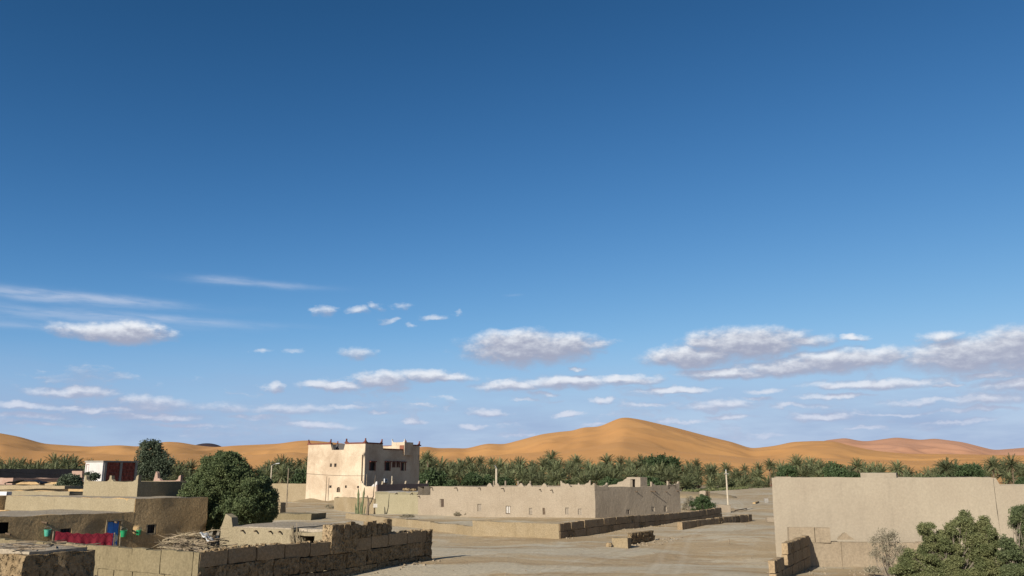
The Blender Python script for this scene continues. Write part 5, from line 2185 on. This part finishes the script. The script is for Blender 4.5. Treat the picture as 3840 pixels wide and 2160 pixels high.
# mid-distance trees and shrubs
lob = px_lobes(168, [(560, 1690, 32, 34, 0, 1.8), (600, 1712, 20, 26, .5, 1.4), (548, 1668, 16, 14, 0, 1.0), (585, 1672, 12, 16, 0, .9), (540, 1730, 30, 34, 0, 1.7), (585, 1750, 40, 34, 0, 2.0), (535, 1770, 36, 26, -.5, 1.7), (600, 1780, 36, 24, 0, 1.7), (625, 1735, 18, 26, 0, 1.2)])
b = AT(570, 1876, 168)
tree('feathery_tree', 'tall feathery grey-green tree right of the brick house', 'tree', (b.x, b.y, 0), lob, 'grey_leaf', 620, 30, .42, .17, 53, .25, extra=5, inner=.3, aspect=2.8)
lob = px_lobes(95, [(262, 1805, 34, 22, 0, .9), (240, 1828, 26, 18, 0, .8), (285, 1825, 20, 18, 0, .7), (345, 1785, 22, 12, 4, .7)])
b = AT(265, 1880, 95)
tree('small_tree', 'small round green tree between the far-left roofs and the pale storey', 'tree', (b.x, b.y, 0), lob, 'grey_leaf', 240, 40, .16, .12, 57, .12, extra=3)
Yb = G(2640, 1915).y
lob = px_lobes(Yb, [(2640, 1888, 30, 24, 0, .9), (2615, 1895, 26, 22, .3, .8), (2662, 1900, 20, 16, -.2, .6), (2630, 1868, 16, 12, .2, .5)])
b = G(2640, 1915)
tree('green_shrub', 'green round shrub at the far end of the long block wall', 'shrub', (b.x, b.y, 0), lob, 'shrub_leaf', 200, 40, .14, .11, 61, .06, extra=4)
lob = px_lobes(Yb + 1, [(2592, 1880, 16, 18, 0, .5), (2578, 1895, 18, 14, 0, .5), (2565, 1900, 10, 12, 0, .4)])
b = G(2587, 1917)
tree('dry_shrub', 'pale half-dry shrub between the long house and the green shrub', 'shrub', (b.x, b.y, 0), lob, 'dry_leaf', 90, 26, .14, .08, 67, .05, extra=6)
Ys = G(1530, 1942).y
lob = px_lobes(Ys, [(1525, 1936, 16, 8, 0, .4), (1540, 1938, 12, 6, 0, .4), (1508, 1940, 9, 4, 0, .3)])
b = G(1527, 1944)
tree('low_shrub', 'low straggly shrub on the ground below the olive wall', 'shrub', (b.x, b.y, 0), lob, 'dry_leaf', 60, 22, .10, .07, 71, .03, extra=5)
for (px, py, w, sd, lab) in ((1716, 1933, 12, 73, 'low dry thorn tuft against the long house, left one'), (1741, 1933, 20, 74, 'grey brushwood tuft against the long house, right one'),
                             (1235, 1908, 14, 75, 'small dry tuft in front of the kasbah'), (1042, 1868, 14, 76, 'brownish dry bush showing past the right edge of the big tree'),
                             (3275, 2152, 20, 77, 'dark twiggy tuft under the dry bush')):
    q = G(px, py) if py < 2000 else G(px, py)
    lob = px_lobes(q.y, [(px, py - w * .5, w, w * .55, 0, w * q.y / F), (px + w * .5, py - w * .3, w * .6, w * .4, 0, w * q.y / F * .6)])
    tree('dry_tuft', lab, 'dry plant', (q.x, q.y, 0), lob, 'dry_leaf', 46, 20, .10, .07, sd, .02, 'twig', extra=10)


# ------------------------------------------------------------------ date palms
def palm_crown(seed, nf, length, droop, dry=False):
    rg = random.Random(seed)
    V, Fs = [], []
    for i in range(nf):
        az = 2.399963 * i + rg.uniform(-.3, .3)
        f = i / nf
        if dry:
            el = R(rg.uniform(-62, -22))
        else:
            el = R(82 - 104 * f ** 0.9 + rg.uniform(-9, 9))
        L = length * rg.uniform(.82, 1.08) * (0.8 if dry else 1.0) * (0.78 + .3 * math.sin(math.pi * min(1, f + .18)))
        d = Vector((math.cos(az) * math.cos(el), math.sin(az) * math.cos(el), math.sin(el)))
        side = Vector((-math.sin(az), math.cos(az), 0))
        p = Vector((math.cos(az) * .15, math.sin(az) * .15, 0))
        n = 9
        step = L / n
        pts, dirs = [p.copy()], [d.copy()]
        for s in range(n):
            d = (d + Vector((0, 0, -1)) * (droop * (0.25 + 1.0 * s / n) / n * 1.5)).normalized()
            p = p + d * step
            pts.append(p.copy())
            dirs.append(d.copy())
        # rachis: a three-sided tapering rod
        b0 = len(V)
        for s in range(n + 1):
            r = .030 * (1 - s / n) + .006
            up = side.cross(dirs[s]).normalized()
            for (a_, b_) in ((-1, -.5), (1, -.5), (0, 1)):
                V.append(pts[s] + side * (a_ * r) + up * (b_ * r))
        for s in range(n):
            for q in range(3):
                q2 = (q + 1) % 3
                Fs.append((b0 + s * 3 + q, b0 + s * 3 + q2, b0 + s * 3 + 3 + q2, b0 + s * 3 + 3 + q))
        # leaflets
        m = 17
        for j in range(m):
            t = .14 + .86 * j / (m - 1)
            x = t * n
            s = min(n - 1, int(x))
            q = pts[s].lerp(pts[s + 1], x - s)
            dd = dirs[s]
            up = side.cross(dd).normalized()
            ll = length * .17 * (math.sin(math.pi * (0.12 + .80 * t)) ** .6) * rg.uniform(.8, 1.2)
            w = .075 * length / 3.2
            for sg in (-1, 1):
                o = (side * sg * .72 + dd * .62 - up * rg.uniform(-.5, .0) * 1.0).normalized()
                if dry:
                    o = (o + Vector((0, 0, -.6))).normalized()
                e = q + o * ll + Vector((0, 0, -.08 * ll))
                b0 = len(V)
                V.extend([q - dd * w, q + dd * w, e])
                Fs.append((b0, b0 + 1, b0 + 2))
    return [tuple(v) for v in V], Fs


def palm_trunk_mesh(seed):
    rg = random.Random(seed)
    mb = MB()
    n = 14
    pts, rad = [], []
    ax, ay = rg.uniform(-.04, .04), rg.uniform(-.04, .04)
    for i in range(n + 1):
        f = i / n
        pts.append((ax * math.sin(f * 2) * 1.2, ay * math.sin(f * 2) * 1.2, -1 + f))
        rad.append((.052 + .008 * (i % 2)) * (1.25 if i == 0 else 1.0) + (.02 * max(0, f - .8) / .2))
    mb.tube(pts, rad, 7)
    me = bpy.data.meshes.new('trunk')
    me.from_pydata(mb.v, [], mb.f)
    me.materials.append(mat('palm_trunk'))
    set_smooth(me, 50)
    return me


CROWNS, DRYS, TRUNKS = [], [], []
for q in range(7):
    Vv, Ff = palm_crown(100 + q, 54 + 4 * (q % 3), 4.0, .70 + .14 * (q % 3))
    me = bpy.data.meshes.new('crown')
    me.from_pydata(Vv, [], Ff)
    me.materials.append(mat('palm_frond'))
    CROWNS.append(me)
    if q < 3:
        Vv, Ff = palm_crown(200 + q, 20, 3.0, .9, True)
        me = bpy.data.meshes.new('dry_fronds')
        me.from_pydata(Vv, [], Ff)
        me.materials.append(mat('palm_dry'))
        DRYS.append(me)
        TRUNKS.append(palm_trunk_mesh(300 + q))


def palm(x, y, top, label, group, rg, scale=1.0, name='date_palm'):
    """top = height of the crown's tip"""
    t = thing(name, label, 'palm tree', (x, y, 0), rg.uniform(0, 6.28), group)
    s = scale * rg.uniform(.80, 1.20)
    hz = max(.7, top - 3.2 * s)
    c = bpy.data.objects.new('crown', rg.choice(CROWNS))
    link(c, t)
    c.location = (0, 0, hz)
    c.scale = (s, s, s * rg.uniform(.9, 1.08))
    c.rotation_euler = (rg.uniform(-.1, .1), rg.uniform(-.1, .1), rg.uniform(0, 6.28))
    k = bpy.data.objects.new('trunk', rg.choice(TRUNKS))
    link(k, t)
    k.location = (0, 0, hz)
    k.scale = (4.2, 4.2, hz + .5)
    if rg.random() < .9:
        d = bpy.data.objects.new('dry_fronds', rg.choice(DRYS))
        link(d, t)
        d.location = (0, 0, hz - .1)
        d.scale = (s, s, s)
        d.rotation_euler = (0, 0, rg.uniform(0, 6.28))
    return t


ENV = [(-60, 1735), (0, 1722), (60, 1735), (170, 1728), (255, 1716), (330, 1728), (430, 1728), (520, 1730), (700, 1716), (1000, 1722), (1060, 1716), (1130, 1718),
       (1590, 1706), (1640, 1720), (1720, 1712), (1800, 1714), (1880, 1722), (1950, 1718), (2010, 1722), (2110, 1716), (2180, 1730), (2240, 1722), (2330, 1718),
       (2400, 1716), (2480, 1712), (2560, 1726), (2640, 1728), (2720, 1742), (2800, 1746), (2860, 1742), (2950, 1738), (3060, 1726), (3140, 1742), (3220, 1744), (3300, 1748),
       (3450, 1765), (3520, 1742), (3620, 1748), (3720, 1738), (3800, 1734), (3900, 1738)]
ENVX = [e[0] for e in ENV]
ENVY = [e[1] for e in ENV]
FRX = [-100, 1200, 2450, 2600, 2700, 2800, 2900, 3000, 3900]
FRD = [262, 255, 250, 285, 312, 350, 385, 320, 330]
ZONES = [(-200, 345, 'date palm rising over the dark grey wall', 'palms above the grey wall'),
         (345, 740, 'date palm around the feathery grey tree', 'palms around the feathery tree'),
         (740, 1160, 'date palm behind the street lamp', 'palms behind the street lamp'),
         (1160, 1790, 'date palm just right of the kasbah', 'palms right of the kasbah'),
         (1790, 2180, 'date palm behind the long house middle', 'palms behind the long house'),
         (2180, 2560, 'date palm behind the stair head', 'palms behind the stair head'),
         (2560, 2910, 'date palm by the open track', 'palms by the open track'),
         (2910, 3420, 'date palm over the plain building, left half', 'palms over the plain building, left half'),
         (3420, 4100, 'date palm over the plain building, right half', 'palms over the plain building, right half')]


def zone(px):
    for a, b, l, g in ZONES:
        if a <= px < b:
            return l, g
    return ZONES[-1][2:]


ORD = ['first', 'second', 'third', 'fourth', 'fifth', 'sixth', 'seventh', 'eighth', 'ninth', 'tenth', 'eleventh', 'twelfth', 'thirteenth', 'fourteenth',
       'fifteenth', 'sixteenth', 'seventeenth', 'eighteenth', 'nineteenth', 'twentieth', 'twenty-first', 'twenty-second', 'twenty-third', 'twenty-fourth', 'twenty-fifth']
NTH = {}


def grove():
    rg = random.Random(77)
    count = 0
    layers = [(0, 37, 60, 120, 1.0), (16, 40, 30, 70, 1.0), (34, 42, 8, 34, .95), (52, 40, 0, 10, .9)]
    for li, (drop, step, d0, d1, sc) in enumerate(layers):
        px = -45 + li * 11.0
        while px < 3890:
            x = px + rg.uniform(-11, 11)
            px += step * rg.uniform(.8, 1.2)
            if 1178 < x < 1546:
                continue
            if 725 < x < 975:
                continue
            ytop = np.interp(x, ENVX, ENVY) + drop + rg.uniform(-10, 15)
            fr = np.interp(x, FRX, FRD)
            Y = fr + rg.uniform(d0, d1)
            if li == 3 and (x > 2905 or x < 560 or 980 < x < 1160):
                continue
            if li == 2 and x > 2930 and rg.random() < .45:
                continue
            p = AT(x, ytop, Y)
            l, g = zone(x)
            if li == 0:
                NTH[g] = NTH.get(g, 0) + 1
                l = ORD[NTH[g] - 1] + ' from left of the skyline-row ' + l.replace('date palm', 'date palms', 1)
            else:
                l = ('', 'second-row ', 'low middle-row ', 'lowest front-row ')[li] + l
                g = g + (', second row', ', middle row', ', front row')[li - 1]
            big = 1.18 if (x > 2905 or x < 345) else 1.0
            palm(p.x, p.y, max(2.6, p.z + (1.0 if big > 1 else 0)), l, g, rg, big * sc * (Y / 300.0) ** .25)
            count += 1
    # the ones that stand out
    for (x, y, Y, lab, s) in ((2985, 1707, 350, 'tallest lone date palm with full round crown over the plain building corner', 1.12),
                              (2884, 1721, 372, 'tall date palm left of the plain building corner', .98),
                              (2068, 1686, 330, 'date palm rising highest behind the middle of the long house', 1.05),
                              (3788, 1705, 300, 'tall date palm at the far right with dark crown', 1.05),
                              (3718, 1716, 300, 'date palm beside the tallest one at far right', 1.0),
                              (3212, 1719, 300, 'bushy-headed date palm over the plain wall, left of roof block', 1.0),
                              (3362, 1727, 300, 'drooping date palm just right of the roof block', 1.0),
                              (3545, 1720, 300, 'broad date palm over the middle right of the plain wall', 1.05),
                              (2160, 1704, 320, 'spiky-headed palm standing clear right of the highest one behind the house', .95),
                              (1604, 1692, 290, 'palm crown close against the kasbah flank', 1.0),
                              (1058, 1712, 300, 'date palm directly above the street lamp', 1.0),
                              (2275, 1702, 320, 'pointed palm top left of the stair head', .95)):
        p = AT(x, y, Y)
        palm(p.x, p.y, p.z, lab, 'palms that stand out', rg, s)
        count += 1
    print('palms', count)


grove()


def understory():
    rg = random.Random(5)
    # broadleaf clumps in the grove: a few shared bush shapes, every one an object
    kinds = []
    for q in range(4):
        lob = [(rg.uniform(-1, 1), rg.uniform(-1, 1), 1.6 + rg.uniform(-.3, .6), rg.uniform(1.2, 1.9), rg.uniform(1.1, 1.7), rg.uniform(1.0, 1.6)) for _ in range(5)]
        pts, cc, idx = lobes_points(lob, 260, 26, .26, 400 + q, .2)
        pts[:, 2] = np.maximum(pts[:, 2], .05)
        rr = np.random.default_rng(q)
        me = leaf_cloud('crown', pts, .19 * rr.uniform(.6, 1.3, len(pts)), 'shrub_leaf', 410 + q)
        mb = limb_mesh((0, 0, 0), lob, .12, rg, .25, .3, 1)
        mt = bpy.data.meshes.new('trunk')
        mt.from_pydata(mb.v, [], mb.f)
        mt.materials.append(mat('bark'))
        kinds.append((me, mt))

    def shrub(x, y, Y, s, lab, grp):
        p = AT(x, y, Y)
        top = p.z
        t = thing('grove_tree', lab, 'tree', (p.x, p.y, 0), rg.uniform(0, 6.28), grp)
        me, mt = rg.choice(kinds)
        k = max(.35, top / 3.9)
        for nm, m in (('crown', me), ('trunk', mt)):
            o = bpy.data.objects.new(nm, m)
            link(o, t)
            o.scale = (s * max(k, .8) * .9, s * max(k, .8) * .9, k)
    big = [(1605, 1745, 235, 1.2, 'dark bushy tree at the kasbah right edge'), (1690, 1790, 232, 1.0, 'low green bush behind the long house, near its left end'),
           (1780, 1768, 235, 1.0, 'green bushy tree left of the short pale pole'), (1835, 1772, 236, 1.0, 'grey-dark bushy tree at the short pale pole'),
           (1900, 1785, 232, 1.1, 'bright green bush right of the short pale pole'), (2270, 1780, 236, 1.1, 'dark green bush left of the stair head'),
           (2430, 1775, 238, 1.2, 'dark green bush right of the stair head'), (2320, 1786, 236, 1.0, 'green bush directly behind the stair head'),
           (2470, 1697, 330, 1.0, 'big rounded tree top in the grove above the stair head'), (3115, 1720, 330, .9, 'dark round tree between palms over the plain wall'),
           (3195, 1765, 300, .9, 'dark olive bush left of the roof block on the plain building'), (3590, 1728, 330, 1.0, 'rounded tree among palms over the right of plain wall'),
           (3625, 1733, 335, .9, 'second rounded tree among palms over the right of plain wall'), (3830, 1788, 270, 1.1, 'yellow-green bush above the lower right wing'),
           (2945, 1738, 340, .8, 'small dark tree left of the tallest lone palm'), (1140, 1745, 250, 1.0, 'dark bushy tree against the left edge of the kasbah')]
    for b_ in big:
        shrub(b_[0], b_[1], b_[2], b_[3], b_[4], 'broadleaf trees in the palm grove')
    for x in list(range(-30, 720, 62)) + list(range(985, 1150, 55)) + list(range(1585, 2900, 60)):
        xx = x + rg.uniform(-15, 15)
        fr = np.interp(xx, FRX, FRD)
        l, g = zone(xx)
        shrub(xx, 1797 + rg.uniform(-14, 12), fr + rg.uniform(0, 60), 1.0, l.replace('date palm', 'low dark undergrowth bush'), 'undergrowth, ' + g)
    # pale green crops and low grass at the grove edge by the track
    pts = []
    r2 = np.random.default_rng(9)
    n = 5200
    px = r2.uniform(2560, 2800, n)
    V = []
    for x in px:
        fr = np.interp(x, FRX, FRD)
        p = AT(x, 1800, fr - 14 + r2.random() * 14)
        V.append((p.x + r2.normal() * .3, p.y, abs(r2.normal()) * .35))
    V = np.array(V)
    me = leaf_cloud('crop_strip', V, .34 * r2.uniform(.5, 1.2, n), 'tamarisk_leaf', 8, 2.2)
    o = bpy.data.objects.new('crop_strip', me)
    link(o)
    tag(o, 'pale green low crop strip along the palm grove edge', 'crops', kind='stuff')


understory()


# ------------------------------------------------------------------ small things on the open ground
def small_things():
    rr = random.Random(14)
    # little ruin with rubble next to the shrub
    t = thing('ruin_stub', 'small pale mud ruin standing behind the green shrub', 'ruin')
    a = G(2626, 1893)
    z1 = AT(2640, 1841, a.y).z
    q = G(2640, 1893)
    c = AT(2664, 1893, a.y + 1)
    rough_box('wall', [(a.x, a.y), (q.x + .3, a.y - .3), (q.x + .8, a.y + 1.2), (a.x + .5, a.y + 1.5)], -.3, z1, 'house_plaster', t, .3, .10, 1.2)
    rough_box('wall', [(q.x + .32, a.y - .3), (c.x, a.y + .9), (c.x - .3, a.y + 1.5), (q.x + .5, a.y + .2)], -.3, z1 - .1, 'mud_block_rough', t, .25, .14, 1.8)
    # mound of earth behind
    m = G(2700, 1868)
    V, Fs = [], []
    n, k = 20, 6
    for j in range(k + 1):
        for i in range(n):
            an = 2 * math.pi * i / n
            r = math.cos(j / k * math.pi / 2)
            V.append(lump((m.x - 6 + math.cos(an) * 13 * r, m.y + 10 + math.sin(an) * 7 * r, -.3 + 1.5 * math.sin(j / k * math.pi / 2)), .25, .35))
    for j in range(k):
        for i in range(n):
            i2 = (i + 1) % n
            Fs.append((j * n + i, j * n + i2, (j + 1) * n + i2, (j + 1) * n + i))
    o = mesh_obj('earth_mound', V, Fs, 'ochre_low', None, 60)
    tag(o, 'low brown earth mound behind the small ruin and pole', 'earth mound', kind='structure')
    # low pale wall piece at the pole foot
    a, b_ = G(2690, 1916), G(2740, 1920)
    o = rough_box('low_wall', [a, b_, b_ + Vector((.2, .5, 0)), a + Vector((.2, .5, 0))], -.2, AT(2700, 1892, a.y).z, 'house_plaster', None, .4, .08)
    tag(o, 'low pale wall piece at the foot of the tall concrete pole', 'wall')
    # stone-built stub beyond
    a = G(2868, 1888)
    o = rough_box('stone_stub', [(a.x, a.y), (a.x + .7, a.y), (a.x + .7, a.y + .5), (a.x, a.y + .5)], -.1, .95, 'grey_plaster', None, .2, .08, 1.8)
    tag(o, 'small grey masonry stub on the far open ground', 'stone stub')
    # trough by the plain building corner
    t = thing('mud_trough', 'small open mud trough at the left corner of the plain building', 'trough')
    a = G(2884, 1953)
    w, d = 1.3, .9
    for (cx, cy, sx, sy) in ((0, 0, w, .1), (0, d, w, .1), (-w / 2, d / 2, .1, d - .12), (w / 2, d / 2, .1, d - .12)):
        mb = MB()
        mb.box((a.x + cx + .5, a.y + cy, .12), (sx, sy, .5), 0)
        mb.build('side', 'house_plaster', t)
    # small posts and beams lying about
    for (px, py, lab) in ((2735, 2040, 'short upright stake on the open ground'), (2798, 1977, 'tiny stone stake near the low block wall')):
        p = G(px, py)
        mb = MB()
        mb.tube([(p.x, p.y, -.1), (p.x, p.y, .38)], .045, 6)
        tag(mb.build('stake', 'pole_wood', None, 30), lab, 'stake')
    a, b_ = G(2755, 1917), G(2800, 1910)
    mb = MB()
    mb.tube([a + Vector((0, 0, .1)), b_ + Vector((0, 0, .12))], .08, 6)
    tag(mb.build('fallen_log', 'pipe_wood', None, 30), 'thin fallen log on the ground right of the concrete pole', 'log')
    a, b_ = G(2828, 1892), G(2842, 1886)
    mb = MB()
    mb.box(((a.x + b_.x) / 2, (a.y + b_.y) / 2, .2), ((b_ - a).length, .5, .35), math.atan2(b_.y - a.y, b_.x - a.x))
    tag(mb.build('dark_slab', 'mud_brown', None), 'dark slab lying on the far open ground', 'slab')
    # flat mud platform beyond the shed with dark tarp edge
    t = thing('mud_platform', 'low mud platform wall behind the big tree at its right foot', 'platform')
    a, b_ = G(1020, 1950), G(1165, 1952)
    rough_box('wall', [a, b_, b_ + Vector((1, 4, 0)), a + Vector((1, 4, 0))], -.3, .75, 'mud_front', t, .5, .09)
    a, b_ = G(1030, 1928), G(1050, 1930)
    rough_box('wall', [a, b_, b_ + Vector((.5, 1, 0)), a + Vector((.5, 1, 0))], -.3, 1.6, 'ochre_low', t, .4, .08)
    # red car at the far end of the track
    p = G(2893, 1825)
    t = thing('parked_car', 'small red car parked under the palms at the plain building corner', 'car', (p.x + .5, p.y, 0), R(12))
    mb = MB()
    mb.prism([(-2.0, -.8, .35), (2.0, -.8, .35), (2.05, -.8, .75), (1.3, -.8, .95), (-1.95, -.8, 1.0)], (0, 1.6, 0))
    mb.build('body', 'red_paint', t)
    mb = MB()
    mb.prism([(-1.85, -.7, .98), (1.05, -.7, .96), (.45, -.7, 1.5), (-1.55, -.7, 1.52)], (0, 1.4, 0))
    mb.build('cabin', 'glass_dark', t)
    mb = MB()
    mb.box((-.55, 0, 1.54), (1.9, 1.36, .05))
    mb.build('car_roof', 'red_paint', t)
    for x in (-1.25, 1.25):
        for y in (-.82, .62):
            mb = MB()
            mb.tube([(x, y, .32), (x, y + .2, .32)], .32, 14)
            mb.build('wheel', 'rubber', t, 40)
    # loose stones, many and tiny: one mass
    V0 = [(-.5, -.4, -.3), (.5, -.45, -.3), (.45, .5, -.3), (-.4, .45, -.3), (-.3, -.3, .35), (.35, -.25, .3), (.25, .3, .4), (-.3, .25, .3)]
    F0 = [(3, 2, 1, 0), (4, 5, 6, 7), (0, 1, 5, 4), (1, 2, 6, 5), (2, 3, 7, 6), (3, 0, 4, 7)]
    mb = MB()
    spots = []
    for i in range(130):
        spots.append((rr.uniform(1150, 2900), rr.uniform(1925, 2160), rr.uniform(.02, .07)))
    for i in range(110):     # along the foot of the block wall and ruin
        f = rr.random()
        q = A2.lerp(B2, f) + head(120) * abs(rr.gauss(.3, .5))
        spots.append((q.x, q.y, rr.uniform(.04, .12), 1))
    for i in range(120):
        q = A4.lerp(B4, rr.random()) + head(120) * rr.gauss(.5, .7)
        spots.append((q.x, q.y, rr.uniform(.04, .13), 1))
    for i in range(60):
        q = G(rr.uniform(3000, 3300), rr.uniform(2095, 2160))
        spots.append((q.x, q.y, rr.uniform(.04, .09), 1))
    for i in range(70):
        q = CORN.lerp(END1, rr.random()) + head(121) * abs(rr.gauss(.6, .5))
        spots.append((q.x, q.y, rr.uniform(.04, .13), 1))
    for s in spots:
        if len(s) == 3:
            q = G(s[0], s[1])
            x, y = q.x, q.y
        else:
            x, y = s[0], s[1]
        z = float(gz(x, y))
        M = Matrix.Rotation(rr.uniform(0, 6.28), 3, 'Z') @ Matrix.Rotation(rr.uniform(-.5, .5), 3, 'X')
        k = s[2]
        mb.add([M @ Vector((a_ * k * 2 * rr.uniform(.8, 1.2), b_ * k * 1.6, c_ * k * 1.4)) + Vector((x, y, z + k * .2)) for a_, b_, c_ in V0], F0)
    o = mb.build('loose_stones', 'rubble_earth', None)
    tag(o, 'scattered small stones and clods on the bare ground', 'stones', kind='stuff')


small_things()
